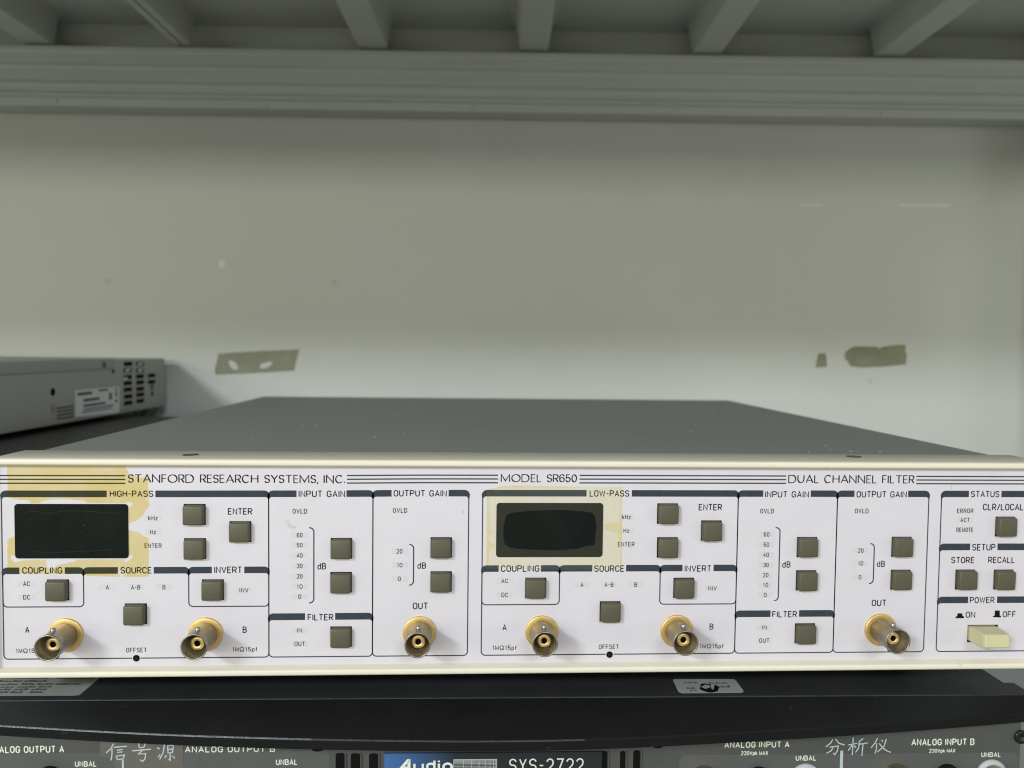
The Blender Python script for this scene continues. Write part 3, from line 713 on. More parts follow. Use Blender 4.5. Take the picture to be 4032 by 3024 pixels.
rack = thing('steel_rack', 'grey enamelled steel rack with a ribbed shelf overhead and a shelf below the instruments', 'rack', (0, 250, -165), RACK)
RB = (0, 250, -165)
sh = MB()
sh.box(-900, 620, -112, 476, 438, 440.5)
sh.box(-900, 620, 474, 477, 407, 437.9)
sh.box(-900, 620, -111.5, -109, 409.7, 437.9)
shelf = build('upper_shelf', sh, M['rack'], rack, RB)


def rail(v0, sgn):
    """folded rail: raised lines run along it; sgn -1 faces the room, +1 faces the wall"""
    prof = [(27, 409.6), (2.5, 409.6), (.3, 408.4), (.2, 404.4), (1.0, 402), (1.2, 393), (.5, 391), (.5, 389.6), (1.3, 387.4), (1.4, 377), (.3, 374.8),
            (0, 372.8), (1.0, 370.6), (.9, 366.6), (-.3, 364.6), (-.7, 363), (-.2, 361.8), (4.0, 360.8), (4.6, 353.6), (27, 352.8)]
    r = MB()
    n = len(prof)
    for i in range(n):
        (y0, z0), (y1, z1) = prof[i], prof[(i + 1) % n]
        r.add([(-900, v0 - sgn * y0, z0), (620, v0 - sgn * y0, z0), (620, v0 - sgn * y1, z1), (-900, v0 - sgn * y1, z1)], [(0, 1, 2, 3)], 0)
    r.add([(-900, v0 - sgn * y, z) for y, z in prof], [tuple(range(n))])
    r.add([(620, v0 - sgn * y, z) for y, z in prof], [tuple(reversed(range(n)))])
    return r


rear = build('rail', rail(450, -1), M['rack'], shelf, (0, 0, 0), fix=True, bevel=.5)
front = build('rail', rail(-90, -1), M['rack'], shelf, (0, 0, 0), fix=True, bevel=.5)
for u in (-416, -216.5, -18.5, 178, 373.5):
    rv = MB()
    rv.lathe([(0, 453.4), (1.8, 453.6), (2.5, 454.2), (2.7, 455)], u, 357.6, 16)
    build('rivet', rv, M['rack'], shelf, (0, 0, 0), fix=True)
shelf_parts = list(shelf.children)
for o in shelf_parts:      # their meshes are in rack millimetres: shift to the rack's base
    o.location = (0, -RB[1] * MM, -RB[2] * MM)


def rib(u, wb=25.5, wt=36, split=False):
    r = MB()
    hb, ht = wb / 2, wt / 2
    z0, z1 = 411.2, 437.8
    prof = [(-ht - 5, z1), (-ht, z1 - 1), (-hb - .8, z0 + .8), (-hb, z0), (hb, z0), (hb + .8, z0 + .8), (ht, z1 - 1), (ht + 5, z1)]
    if split:
        prof = [(-ht - 3, z1), (-hb - 1, z1 - 1.0), (-hb, z0 + .5), (-hb + .4, z0), (-.9, z0), (-.7, z0 + 6), (.7, z0 + 6), (.9, z0), (hb - .4, z0), (hb, z0 + .5), (hb + 1, z1 - 1.0), (ht + 3, z1)]
    for i in range(len(prof) - 1):
        (a, za_), (b, zb2) = prof[i], prof[i + 1]
        r.add([(u + a, -88, za_), (u + b, -88, zb2), (u + b, 456, zb2), (u + a, 456, za_)], [(0, 1, 2, 3)])
    return r


for u, kind in ((-431.8, 0), (-294.8, 1), (-114.9, 0), (38.5, 0), (204, 0), (378.5, 0), (553, 0), (-606, 0)):
    o = build('rib', rib(u, 15.8, 17, True) if kind else rib(u), M['rack'], shelf, (0, 0, 0), fix=True, bevel=.6)
    o.location = (0, -RB[1] * MM, -RB[2] * MM)
lo = MB()
lo.box(-900, 620, -116, 478, -168, -165)
build('lower_shelf', lo, M['rack_low'], rack, RB)
for u0, v0 in ((545, 434), (545, -114), (-880, 434), (-880, -114)):
    po = MB()
    po.box(u0, u0 + 44, v0, v0 + 2.5, -262, 800)
    po.box(u0 if u0 > 0 else u0 + 41.5, (u0 + 2.5) if u0 > 0 else u0 + 44, v0 + 2.6, v0 + 43.5, -262, 800)
    build('post', po, M['rack'], rack, RB)

# torn old tape on the wall
for i, (pts, lab) in enumerate(zip(WTAPE, ('long torn strip of olive wall tape with two bare worn spots',
                                           'tiny square scrap of olive tape on the wall, smallest of the three',
                                           'broad olive wall tape with a rounded left end and notched top'))):
    t_ = MB()
    cx = sum(p[0] for p in pts) / len(pts)
    cz = sum(p[1] for p in pts) / len(pts)
    P = []
    for k in range(len(pts)):
        a, b = pts[k], pts[(k + 1) % len(pts)]
        for q in range(4):
            f = q / 4
            P.append((a[0] * (1 - f) + b[0] * f + random.uniform(-.25, .25), a[1] * (1 - f) + b[1] * f + random.uniform(-.25, .25)))
    t_.poly(P, 479.75)
    if i == 0:
        for hpts in WHOLES:
            t_.poly(hpts, 479.7, 1)
    base = (cx, 480, cz)
    o = build('tape_scrap', t_, [M['oldtape'], M['wall']], None, base)
    o.rotation_euler = (0, 0, RACK)
    o.location = Matrix.Rotation(RACK, 3, 'Z') @ (Vector(base) * MM)
    tag(o, lab, 'tape', 'old tape scraps on the wall')

# ------------------------------------------------------------------ dark case and light grey unit on the left (turned by RACK)
BB = (-380, 200, -165)
dk = thing('dark_equipment_case', 'dark grey equipment case under the light grey unit on the left', 'equipment case', BB, RACK)
b_ = MB()
b_.rbox(-560, -207, 40, 404, -160, 62.5, 2)
build('case', b_, M['darkbox'], dk, BB)
for fx in (-540, -227):
    for fy in (70, 370):
        f_ = MB()
        f_.box(fx - 8, fx + 8, fy - 8, fy + 8, -165, -159.9)
        build('foot', f_, M['black'], dk, BB)

GB = (-420, 245, 62.5)
gu = thing('grey_bench_unit', 'thin light grey metal instrument with vent holes and a white label, lying at the left', 'instrument', GB, RACK)
b_ = MB()
b_.rbox(-535, -319.5, 40, 466, 67, 114.0, 1.2)
build('case', b_, M['greybox'], gu, GB)
c_ = MB()
c_.rbox(-536, -318.9, 34, 362, 106.2, 115.4, .7)
c_.box(-318.85, -318.7, 341, 346.5, 107.6, 112.6, 1)
build('cover', c_, [M['greybox'], M['darkbox']], gu, GB)
X = -319.4


def side(name, mb, mats):
    return build(name, mb, mats, gu, GB)


for k, (v, z) in enumerate(GVENTS):
    m_ = MB()
    m_.rect(v - 8, z - 1.9, v + 8, z + 1.9, X, 0, 'x')
    if k in (1, 7, 8):
        m_.poly([(v - 6, z - 1.2), (v + 4, z - .6), (v + 6, z + 1.2), (v - 3, z + 1.0)], X + .05, 1, 'x')
    elif k == 2:
        m_.poly([(v - 8, z - 2), (v + 1, z - 1.4), (v - 1, z - .3), (v - 7, z + .2)], X + .05, 1, 'x')
    side('vent_hole', m_, [M['dark_hole'], M['greytag']])
m_ = MB()
p0, p1, p2, p3 = (GPTS[k] for k in ('l0', 'l1', 'l2', 'l3'))
m_.poly([p0, p1, p2, p3], X + .02, 0, 'x')
lv, lz = p3
LW, LH = p1[0] - p0[0], p0[1] - p3[1]
for a0, a1, b0, b1 in ((.05, .36, .78, .9), (.5, .72, .86, .94), (.17, .52, .52, .64), (.17, .66, .32, .42), (.17, .84, .2, .26), (.14, .8, .1, .15), (.74, .81, .48, .76), (.88, .95, .34, .44), (.88, .95, .84, .9), (.9, .94, .55, .8)):
    m_.rect(lv + a0 * LW, lz + b0 * LH, lv + a1 * LW, lz + b1 * LH, X + .06, 1, 'x')
tag(side('label', m_, [M['greytag'], M['tagink']]), 'white printed label')
m_ = MB()
q = [GPTS[k] for k in ('b0', 'b1', 'b2', 'b3')]
for k in range(4):
    z = q[3][1] + (q[0][1] - q[3][1]) * k / 3.6
    m_.rect(q[0][0], z, q[1][0], z + 1.6, X + .02, 0, 'x')
(ra, rz1), (rb, rz0) = GPTS['r0'], GPTS['r1']
m_.rect(ra, rz0, rb, rz0 + .9, X + .02, 1, 'x')
m_.rect(ra, rz1 - .9, rb, rz1, X + .02, 1, 'x')
m_.rect(ra, rz0 + 1, ra + 1.2, rz1 - 1, X + .02, 1, 'x')
m_.rect(ra + 2.4, rz0 + 1.8, rb - .6, rz1 - 1.8, X + .02, 1, 'x')
side('side_print', m_, [M['tagink'], M['redink']])
for key, r in (('hole1', 3.0), ('screw', 1.7), ('d1', 2.6), ('d2', 2.4)):
    m_ = MB()
    m_.disc(GPTS[key], r, X + .03 if key != 'screw' else -318.6, 0, 'x')
    side('screw_hole', m_, M['dark_hole'])
for fx in (-515, -340):
    for fy in (80, 370):
        f_ = MB()
        f_.box(fx - 6, fx + 6, fy - 6, fy + 6, 62.5, 66.95)
        build('foot', f_, M['black'], gu, GB)

cb = (-330, 450, 40)
cl = MB()
pts = []
for k in range(60):
    a = k / 59
    pts.append((-362 + 44 * a + 4 * math.sin(9 * a), 458 + 8 * math.sin(7 * a), 50 + 7 * math.sin(3.4 * a) + 4.5 * math.sin(15 * a)))
cl.tube(pts, 1.3)
pts = [(-331 + 8 * math.cos(t) + .6 * t, 456 + 2.5 * math.sin(t), 60 + 6.5 * math.sin(t)) for t in [k / 6 for k in range(-6, 30)]]
cl.tube([(-338, 452, -160), (-336, 455, 20)] + pts, 1.2, 1)
cl.tube([(-366, 462, 44), (-352, 455, 52), (-344, 452, 51), (-336, 455, 58), (-331, 457, 66), (-334, 459, 67), (-341, 458, 57), (-349, 455, 52), (-360, 452, 46)], 1.3, 0)
o = build('green_cable', cl, [M['cable'], M['cable_grey']], None, cb)
o.rotation_euler = (0, 0, RACK)
o.location = Matrix.Rotation(RACK, 3, 'Z') @ (Vector(cb) * MM)
tag(o, 'thin green cable looping out from under the light grey unit', 'cable')

# ------------------------------------------------------------------ black analyser underneath (turned by ANALYSER)
AB = (24, 180, -165)
an = thing('audio_analyser', 'black audio test set with a bulging hood and blue badge, under the white filter', 'test instrument', AB, ANALYSER)


def apart(name, mb, mats, **k):
    return build(name, mb, mats, an, AB, **k)


m_ = MB()
m_.box(-192, 239.9, 12, 400, -158, -18)
apart('case', m_, M['black_case'], bevel=.5)


def hoody(x):
    H = HOOD
    if x <= H[0][0]:
        return H[0][1] + (H[0][0] - x) * .13
    if x >= H[-1][0]:
        return H[-1][1] + (x - H[-1][0]) * .16
    for (xa_, ya), (xb2, yb) in zip(H, H[1:]):
        if xa_ <= x <= xb2:
            f = (x - xa_) / (xb2 - xa_)
            return ya + (yb - ya) * f


hx = [-197 + 441 * k / 110 for k in range(111)]
hs = [sum(hoody(x + d) for d in (-24, -16, -8, 0, 8, 16, 24)) / 7 for x in hx]
hm = MB()


def row(fn):
    return [fn(x, y) for x, y in zip(hx, hs)]


hm.strip([row(lambda x, y: (x, 12.05, -17.95)), row(lambda x, y: (x, .55, -17.95))], 3, False)
hm.strip([row(lambda x, y: (x, .55, -17.95)), row(lambda x, y: (x, .2, -18.05)), row(lambda x, y: (x, .05, -18.4))], 2)  # worn top edge, its thin highlight painted as a paler strip
hm.strip([row(lambda x, y: (x, .05, -18.4)), row(lambda x, y: (x, y * .22, -20.0)), row(lambda x, y: (x, y * .5, -22.1)), row(lambda x, y: (x, y * .8, -24.5)), row(lambda x, y: (x, y + .1, -26.5))], 0)
rr_ = [row(lambda x, y: (x, y + .1, -26.5)), row(lambda x, y: (x, y - .1, -26.75)), row(lambda x, y: (x, y - .25, -27.05))]
cut = 34
hm.strip([r[:cut + 1] for r in rr_], 1)  # worn ridge, also carries the painted highlight on the left
hm.strip([r[cut:62] for r in rr_], 2)  # painted highlight fades out here
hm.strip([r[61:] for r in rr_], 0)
hm.strip([row(lambda x, y: (x, y - .25, -27.05)), row(lambda x, y: (x, y - .1, -30.6)), row(lambda x, y: (x, y + .3, -31.0))], 0, False)
hm.strip([row(lambda x, y: (x, y + .3, -31.0)), row(lambda x, y: (x, max(6.6, y + 1), -31.0))], 0, False)
for k in (0, -1):
    x, y = hx[k], hs[k]
    hm.add([(x, 12.05, -17.95), (x, .05, -18.4), (x, y * .5, -22.1), (x, y - .25, -27.2), (x, y + .3, -31), (x, 12.05, -31)], [(0, 1, 2, 3, 4, 5)])
hd_ = apart('hood', hm, [M['black'], M['worn'], M['worn_glint_faint'], M['black_case']])

fp = MB()
fp.box(-197, 244, 6, 12, -158, -31.1)
for (x0, z0, x1, z1) in LABELPLATE:
    r = 2.0
    fp.poly([(max(x0, -196.5), z1), (min(x1, 243.5), z1), (min(x1, 243.5), z0 - r), (min(x1, 243.5) - r, z0), (max(x0, -196.5) + r, z0), (max(x0, -196.5), z0 - r)], 5.94, 1)
for s, x0, x1, zb, h, stl in ATEXTS:
    text(fp, s, x0, x1, zb, h, stl, 5.86, 2)
for x0, z0, x1, z1 in RLINES:
    fp.rect(min(x0, x1), z1, max(x0, x1), z0, 5.8, 3)
apart('front_panel', fp, [M['apanel'], M['apanel2'], M['aprint'], M['whiteink']])

lt = MB()
lt.poly(LTAPE, 5.83)
for st in HAND[:]:
    if st[0][0] < 0:
        lt.ribbon(st, .52, 5.76, 1)
tag(apart('marker_label', lt, [M['labeltape'], M['whiteink']]), 'brownish clear tape with white handwritten Chinese')
rt_ = MB()
for st in HAND:
    if st[0][0] >= 0:
        rt_.ribbon(st, .5, 5.76, 0)
tag(apart('marker_writing', rt_, [M['whiteink']]), 'white handwritten Chinese on the panel')

for (x0, z0, x1, z1) in SLOTS:
    s_ = MB()
    xm, wv = (x0 + x1) / 2, abs(x1 - x0)
    r = .7
    s_.poly([(x0, -70), (x1, -70), (x1, z0 - r), (x1 - r, z0), (x0 + r, z0), (x0, z0 - r)], 5.9)
    s_.box(x1 + .25, x1 + .75, 5.3, 5.95, -70, z0 - .2, 1)
    apart('vent_slot', s_, [M['dark_hole'], M['apanel']])
for (x, z, r) in NOTCH:
    s_ = MB()
    s_.disc((x, z + .4), r, 5.87, 0, rb=.9)
    apart('screw_hole', s_, M['dark_hole'])

# badge: blue fading into black
bm_ = bpy.data.materials.new('badge_print')
bm_.use_nodes = True
nt = bm_.node_tree
tc = nt.nodes.new('ShaderNodeTexCoord')
sep = nt.nodes.new('ShaderNodeSeparateXYZ')
ramp = nt.nodes.new('ShaderNodeValToRGB')
mr = nt.nodes.new('ShaderNodeMapRange')
mr.inputs['From Min'].default_value = (BADGE[0] - AB[0]) * MM
mr.inputs['From Max'].default_value = (BADGE[0] + 34 - AB[0]) * MM
ramp.color_ramp.elements[0].color = (.045, .12, .32, 1)
ramp.color_ramp.elements[1].color = (.010, .012, .016, 1)
ramp.color_ramp.elements[1].position = .9
nt.links.new(tc.outputs['Object'], sep.inputs[0])
nt.links.new(sep.outputs['X'], mr.inputs['Value'])
nt.links.new(mr.outputs['Result'], ramp.inputs['Fac'])
nt.links.new(ramp.outputs['Color'], nt.nodes['Principled BSDF'].inputs['Base Color'])
nt.nodes['Principled BSDF'].inputs['Roughness'].default_value = .4
bd = MB()
bd.box(BADGE[0], BADGE[2], 5.0, 5.9, -72, BADGE[1])
for s, x0, x1, zb, h, stl in ALOGO:
    sub = MB()
    # slanted A made of one heavy stroke, then u d i o
    W_ = x1 - x0
    bot = zb
    top = zb + h
    bd.ribbon([(x0, bot), (x0 + .17 * W_, top - .45), (x0 + .19 * W_, top - .45), (x0 + .19 * W_, bot)], 1.25, 4.93, 1)
    bd.ribbon([(x0 + .06 * W_, bot + .3 * h), (x0 + .19 * W_, bot + .3 * h)], 1.0, 4.92, 1)
    text(bd, 'udio', x0 + .27 * W_, x1, zb, h * .95, 'logo', 4.93, 1)
gx0, gz1, gx1, gz0 = GRIDLOGO
gz0 = gz1 - 7.2
for k in range(13):
    z = gz1 - (gz1 - gz0) * (k / 12) ** 1.25
    bd.rect(gx0, z - .09 - .16 * (1 - k / 12), gx1, z, 4.94, 2)
for k in range(9):
    x = gx0 + (gx1 - gx0) * (1 - (1 - k / 8) ** 1.9)
    bd.rect(x - .1, gz0, x + .1, gz1, 4.93, 2)
for s, x0, x1, zb, h, stl in SYS:
    text(bd, s, x0, x1, zb, h, 'sys', 4.93, 1)
apart('badge', bd, [bm_, M['aprint'], M['silver']])


def bnc_shell(cx, cz, y0, mi=0):
    m = MB()
    m.lathe([(4.4, y0), (5.0, y0 - .4), (5.0, y0 - 12.4), (5.15, y0 - 12.8), (5.2, y0 - 13.8), (4.75, y0 - 13.9), (4.62, y0 - 13.5), (4.55, y0 - 5.0), (0.01, y0 - 5.0)], cx, cz, 44, mi)
    for s in (1, -1):
        m2 = MB()
        pz = []
        n = 14
        for r, z in ((1.05, 4.7), (1.05, 5.75), (.8, 6.0), (.01, 6.0)):
            for k in range(n):
                a = 2 * math.pi * k / n
                pz.append((cx + r * math.cos(a), y0 - 8.2 + r * math.sin(a), cz + s * z))
        fs = [(i * n + k, i * n + (k + 1) % n, (i + 1) * n + (k + 1) % n, (i + 1) * n + k) for i in range(3) for k in range(n)]
        m.add(pz, fs, mi, True)
    return m


for (x, ztop, r) in ABNC:
    R_ = 6.9
    cz = ztop - R_ - .8
    c_ = apart('coaxial_connector', bnc_shell(0, 0, 4.2), [M['brass']], fix=True)
    c_.data.transform(Matrix.Translation(Vector(AB) * MM))
    c_.location = ((x - AB[0]) * MM, -AB[1] * MM, (cz - AB[2]) * MM)
    ws = MB()
    ws.lathe([(R_ - .2, 5.9), (R_, 5.4), (R_ - .3, 4.6), (R_ - 1.6, 4.2), (4.9, 4.2)], 0, 0, 40)
    ws = build('mounting_washer', ws, M['washer'], c_, fix=True)
for (x, ztop, r) in AGOLD:
    g_ = MB()
    R_ = 5.6
    g_.lathe([(R_, 5.9), (R_, 1.5), (R_ - .5, -.5), (R_ - 1.6, -1.5), (.01, -1.9)], x, ztop - R_ - .6, 36)
    tag(apart('ground_terminal', g_, M['brass'], fix=True))
for (x, ztop, r) in AJACK:
    g_ = MB()
    R_ = 5.5
    g_.lathe([(R_, 5.9), (R_, 3.2), (R_ - .8, 2.6), (2.2, 2.6), (2.2, 6)], x, ztop - R_ - .3, 36)
    apart('jack_socket', g_, M['black'], fix=True)
for (x, z, r) in ASCREW:
    g_ = MB()
    g_.lathe([(r, 5.9), (r, 5.2), (r - .6, 4.9), (1.2, 4.9), (.9, 5.6), (.01, 5.6)], x, z, 28)
    apart('screw', g_, M['screw'], fix=True)
for (x, y) in ATOPSCREW:
    g_ = MB()
    for r0, r1, z in ((4.4, 3.6, -17.9), ):
        g_.disc((x, y), 3.9, -17.93, 0, 'z')
        g_.disc((x, y), 3.55, -17.9, 1, 'z')
        g_.rect(x - 2.2, y - .35, x + 2.2, y + .35, -17.86, 0, 'z')
    apart('screw', g_, [M['worn_glint_faint'], M['black_case']])

# stickers on the analyser's top
sl = MB()
sl.poly(SEAL, -17.9, 0, 'z')
cxs, cys = 105.5, 9.6
sl.poly([(cxs + 4.2 * math.cos(a) * (1 + .12 * math.sin(4 * a)), cys - 1.6 + 4.6 * math.sin(a) * (1 + .1 * math.cos(3 * a))) for a in [2 * math.pi * k / 26 for k in range(26)]], -17.86, 2, 'z')
sl.poly([(cxs - 3.4, cys - .5), (cxs - .6, cys + 2.0), (cxs + 1.2, cys + .6), (cxs + .4, cys - 1.2), (cxs - 2, cys - 2.6)], -17.84, 0, 'z')
sl.poly([(cxs + 1.8, cys + 2.2), (cxs + 3, cys + 1), (cxs + 1.2, cys - 3.6), (cxs + .6, cys - 2.2)], -17.84, 0, 'z')


def ztext(mb, s, x0, x1, y0, h, style, z, mi):
    t2 = MB()
    text(t2, s, x0, x1, y0, h, style, 0, 0)
    mb.add([(vx, vz, z - vy * .2) for vx, vy, vz in t2.v], [tuple(reversed(f)) for f in t2.f], mi)


ztext(sl, 'Seal', SEALTXT[4][0], SEALTXT[5][0], SEALTXT[4][1] - .4, 3.0, 'cond', -17.86, 1)
ztext(sl, 'Aud', SEALTXT[0][0], SEALTXT[1][0] + .3, SEALTXT[0][1] - .7, 2.6, 'cond', -17.86, 1)
ztext(sl, 'prec', SEALTXT[2][0], SEALTXT[3][0] - .6, SEALTXT[2][1] - .8, 2.2, 'cond', -17.86, 1)
for a, b in ((6, 7), (8, 9)):
    xx0, yy0 = SEALTXT[a]
    xx1 = SEALTXT[b][0]
    n = 8
    for k in range(n):
        sl.rect(xx0 + (xx1 - xx0) * k / n, yy0 - .9, xx0 + (xx1 - xx0) * (k + .7) / n, yy0 + .9 - .5 * (k % 3), -17.86, 1, 'z')
tag(apart('seal_label', sl, [M['silver'], M['tagink'], M['dark_hole']]), 'small silver seal sticker torn in its middle')
cbm = MB()
cbm.poly(CALLABEL, -17.9, 0, 'z')
for (x0, y0, x1, y1) in CALBARS:
    n = max(2, int((x1 - x0) / 1.5))
    for k in range(n):
        a = x0 + (x1 - x0) * k / n
        e = x0 + (x1 - x0) * (k + .82) / n
        hh = random.uniform(.55, 1.0)
        cbm.rect(a, y0 - .5, e, y0 - .5 + 2 * hh, -17.86, 1, 'z')
tag(apart('rating_label', cbm, [M['caltag'], M['tagink']]), 'grey printed label half under the white filter')
for fx in (-170, 215):
    for fy in (40, 370):
        f_ = MB()
        f_.box(fx - 9, fx + 9, fy - 9, fy + 9, -165, -158.05)
        apart('foot', f_, M['black'])

# ------------------------------------------------------------------ the filter unit
FB = (28, 200, -18)
fu = thing('electronic_filter', 'white fronted two channel electronic filter with cream frame, in the middle of the photo', 'instrument', FB)


def fpart(name, mb, mats, **k):
    return build(name, mb, mats, fu, FB, **k)


cs = MB()
cs.rbox(-184, 239.4, 18, 402, -5.5, 82.3, .8)
for (x, y, s) in DUST:
    cs.disc((x, y), .85 * s + .25, 82.36, 1, 'z', 7, rb=1.7 * s + .5)
fpart('case', cs, [M['case'], M['dust']])

bz = MB()
O = (-191.6, 249.3, -6.9, 82.55)


def loop(y, ins, sidef=.4, r=2.2):
    x0, x1, z0, z1 = O[0] + ins * sidef, O[1] - ins * sidef, O[2] + ins, O[3] - ins
    rr = max(.6, r - ins * .4)
    out = []
    for cx_, cz_, a0 in ((x1 - rr, z1 - rr, 0), (x0 + rr, z1 - rr, 90), (x0 + rr, z0 + rr, 180), (x1 - rr, z0 + rr, 270)):
        for k in range(7):
            a = math.radians(a0 + 90 * k / 6)
            out.append((cx_ + rr * math.cos(a), y, cz_ + rr * math.sin(a)))
    return out


prof = [(22, 9), (22, .15), (21.8, 0), (-2.2, 0), (-2.75, .12), (-3.2, .42), (-3.45, .85), (-3.5, 1.2), (-3.5, 1.9), (-3.4, 2.3), (-3.1, 2.6), (-2.7, 2.75), (.4, 3.75)]
ls = [loop(y, i) for y, i in prof]
n = len(ls[0])
bz.add([p for l in ls for p in l], [(i * n + k, (i + 1) * n + k, (i + 1) * n + (k + 1) % n, i * n + (k + 1) % n) for i in range(len(ls) - 1) for k in range(n)], 0, True)
bzo = fpart('bezel', bz, M['cream'], fix=True)
for (x, y) in BSCREW:
    s_ = MB()
    s_.disc((x, y), 3.3, 82.6, 0, 'z')
    s_.disc((x, y), 2.3, 82.62, 1, 'z')
    fpart('countersunk_screw', s_, [M['dark_hole'], M['screw']])

# front panel with real openings
BW, BHt = 8.85, 8.7
holes = [(x - BW / 2, x + BW / 2, z - BHt / 2, z + BHt / 2) for x, z, _, _ in BUTTONS]
holes.append((POWER[0], POWER[2], POWER[1], POWER[3]))
PX0, PX1, PZ0, PZ1 = -190.9, 248.6, -4.5, 80.0
xs = sorted(set([PX0, PX1] + [h[0] for h in holes] + [h[1] for h in holes]))
zs = sorted(set([PZ0, PZ1] + [h[2] for h in holes] + [h[3] for h in holes]))
pn = MB()
vid = {}


def pv(i, j):
    if (i, j) not in vid:
        vid[(i, j)] = len(pn.v)
        pn.v.append((xs[i], 0.0, zs[j]))
    return vid[(i, j)]


for i in range(len(xs) - 1):
    for j in range(len(zs) - 1):
        cx_, cz_ = (xs[i] + xs[i + 1]) / 2, (zs[j] + zs[j + 1]) / 2
        if any(h[0] < cx_ < h[1] and h[2] < cz_ < h[3] for h in holes):
            continue
        pn.f.append((pv(i, j), pv(i + 1, j), pv(i + 1, j + 1), pv(i, j + 1)))
        pn.m.append(0)
        pn.s.append(False)
for x0, x1, z0, z1 in holes:   # cut edges of the sheet, then the dark inside
    for a, b in (((x0, z0), (x1, z0)), ((x1, z0), (x1, z1)), ((x1, z1), (x0, z1)), ((x0, z1), (x0, z0))):
        pn.add([(a[0], 0, a[1]), (b[0], 0, b[1]), (b[0], .5, b[1]), (a[0], .5, a[1])], [(0, 1, 2, 3)], 0)
        pn.add([(a[0], .5, a[1]), (b[0], .5, b[1]), (b[0], 4, b[1]), (a[0], 4, a[1])], [(0, 1, 2, 3)], 4)
    pn.rect(x0, z0, x1, z1, 4, 4)


def warp(x):
    T_ = ((-190, -.55), (-127, -.42), (-60, -.2), (-20, .15), (40, .25), (243, .35))
    if x <= T_[0][0]:
        return T_[0][1]
    for (a, va), (b, vb) in zip(T_, T_[1:]):
        if x <= b:
            return va + (vb - va) * (x - a) / (b - a)
    return T_[-1][1]


def wz(x, z):
    return z + warp(x) * z / 70


LWD = .46        # printed line width
nominal = {69: (69.6, 66.85), 70: (69.6, 66.85), 37: (38.0, 35.25), 38: (38.0, 35.25), 18: (18.35, 15.5), 47: (46.85, 43.95), 23: (23.85, 21.0), 24: (23.85, 21.0)}


def arc2(cx, cz, r, a0, a1, n=6):
    return arc(cx, cz, r, r, a0, a1, n)


PY = -.045
for xl, xr, zt, zb, g0, g1, zbot in FRAMES:
    zt, zb = nominal[int(round(zt)) if int(round(zt)) in nominal else int(zt)]
    R1_, R2_ = 2.3, 1.1
    l, r = xl - LWD / 2, xr + LWD / 2
    left = arc2(l + R1_ - .25, zt - R1_, R1_, 172, 90) + [(g0, zt), (g0, zb)] + arc2(l + LWD + R2_, zb - R2_, R2_, 90, 180) + [(l, zb - R2_)]
    right = [(g1, zb), (g1, zt)] + arc2(r - R1_ + .25, zt - R1_, R1_, 90, 8) + [(r, zb - R2_)] + arc2(r - LWD - R2_, zb - R2_, R2_, 0, 90)
    for p in (left, right):
        q = []
        for k in range(len(p)):
            a, b = p[k], p[(k + 1) % len(p)]
            m2 = max(1, int(abs(b[0] - a[0]) / 8))
            for t2 in range(m2):
                f = t2 / m2
                x_, z_ = a[0] + (b[0] - a[0]) * f, a[1] + (b[1] - a[1]) * f
                q.append((x_, wz(x_, z_)))
        pn.poly(q, PY, 1)
    if zbot is not None:
        rc = 1.7
        U = [(xl, wz(xl, zb - R2_ + .2)), (xl, zbot + rc)] + arc2(xl + rc, zbot + rc, rc, 180, 270) + arc2(xr - rc, zbot + rc, rc, 270, 360) + [(xr, wz(xr, zb - R2_ + .2))]
        pn.ribbon(U, LWD, PY - .004, 1)
# lines dividing the filter boxes and the outer frame sides above lower boxes are shared with the frames
for x0, x1 in STRIPES:
    for z in STRIPEZ:
        nseg = max(2, int((x1 - x0) / 8))
        z = z - .35
        pn.ribbon([(x0 + (x1 - x0) * k / nseg, z + warp(x0 + (x1 - x0) * k / nseg) * 1.07 + .1) for k in range(nseg + 1)], .55, PY, 1)
for x, xl, z0, z1 in BRACKETS:
    pn.ribbon([(xl, z0)] + arc2(x - 1.7, z0 - 1.7, 1.7, 90, 0) + arc2(x - 1.7, z1 + 1.7, 1.7, 0, -90) + [(xl, z1)], .5, PY, 1)
for x, z in LAMPS:
    pn.rect(x - 3.3, z - 1.25, x + 3.3, z + 1.25, -.02, 3)
for s, x0, x1, zb, h, stl in TEXTS:
    text(pn, s, x0, x1, zb, h, stl, -.06, 2)
for pts in ([(-74.8, 57.2), (-73.6, 57.0), (-73.2, 55.9), (-72.2, 54.8), (-70.6, 54.6), (-69.9, 54.0), (-71.4, 53.5), (-73.4, 54.0), (-74.2, 55.4)],
            [(-2.4, 60.9), (-1.9, 61.2), (-1.5, 60.6), (-1.7, 59.7), (-2.2, 59.9)], [(206.2, 72.9), (206.6, 72.8), (206.9, 71.2), (206.5, 70.6)], [(240, 69), (247, 70.6), (247, 66), (243, 66.6)]):
    pn.poly(pts, -.03, 5)
for ic in ICONS:
    pn.poly(ic, -.06, 2)
pno = fpart('front_panel', pn, [M['panel'], M['navy'], M['ink'], M['lamp_window'], M['dark_hole'], M['smudge']])

for x, z in TRIMHOLES:
    h_ = MB()
    h_.disc((x, z), 1.42, -.075, 0)
    h_.lathe([(1.42, -.07), (1.6, -.09), (1.75, -.05)], x, z, 24, 1)
    h_.disc((x - .2, z - .2), .55, -.085, 2)
    fpart('trimmer_hole', h_, [M['dark_hole'], M['panel'], M['screw']])


def rrect(x0, z0, x1, z1, r, n=6):
    return arc2(x1 - r, z1 - r, r, 0, 90, n) + arc2(x0 + r, z1 - r, r, 90, 180, n) + arc2(x0 + r, z0 + r, r, 180, 270, n) + arc2(x1 - r, z0 + r, r, 270, 360, n)


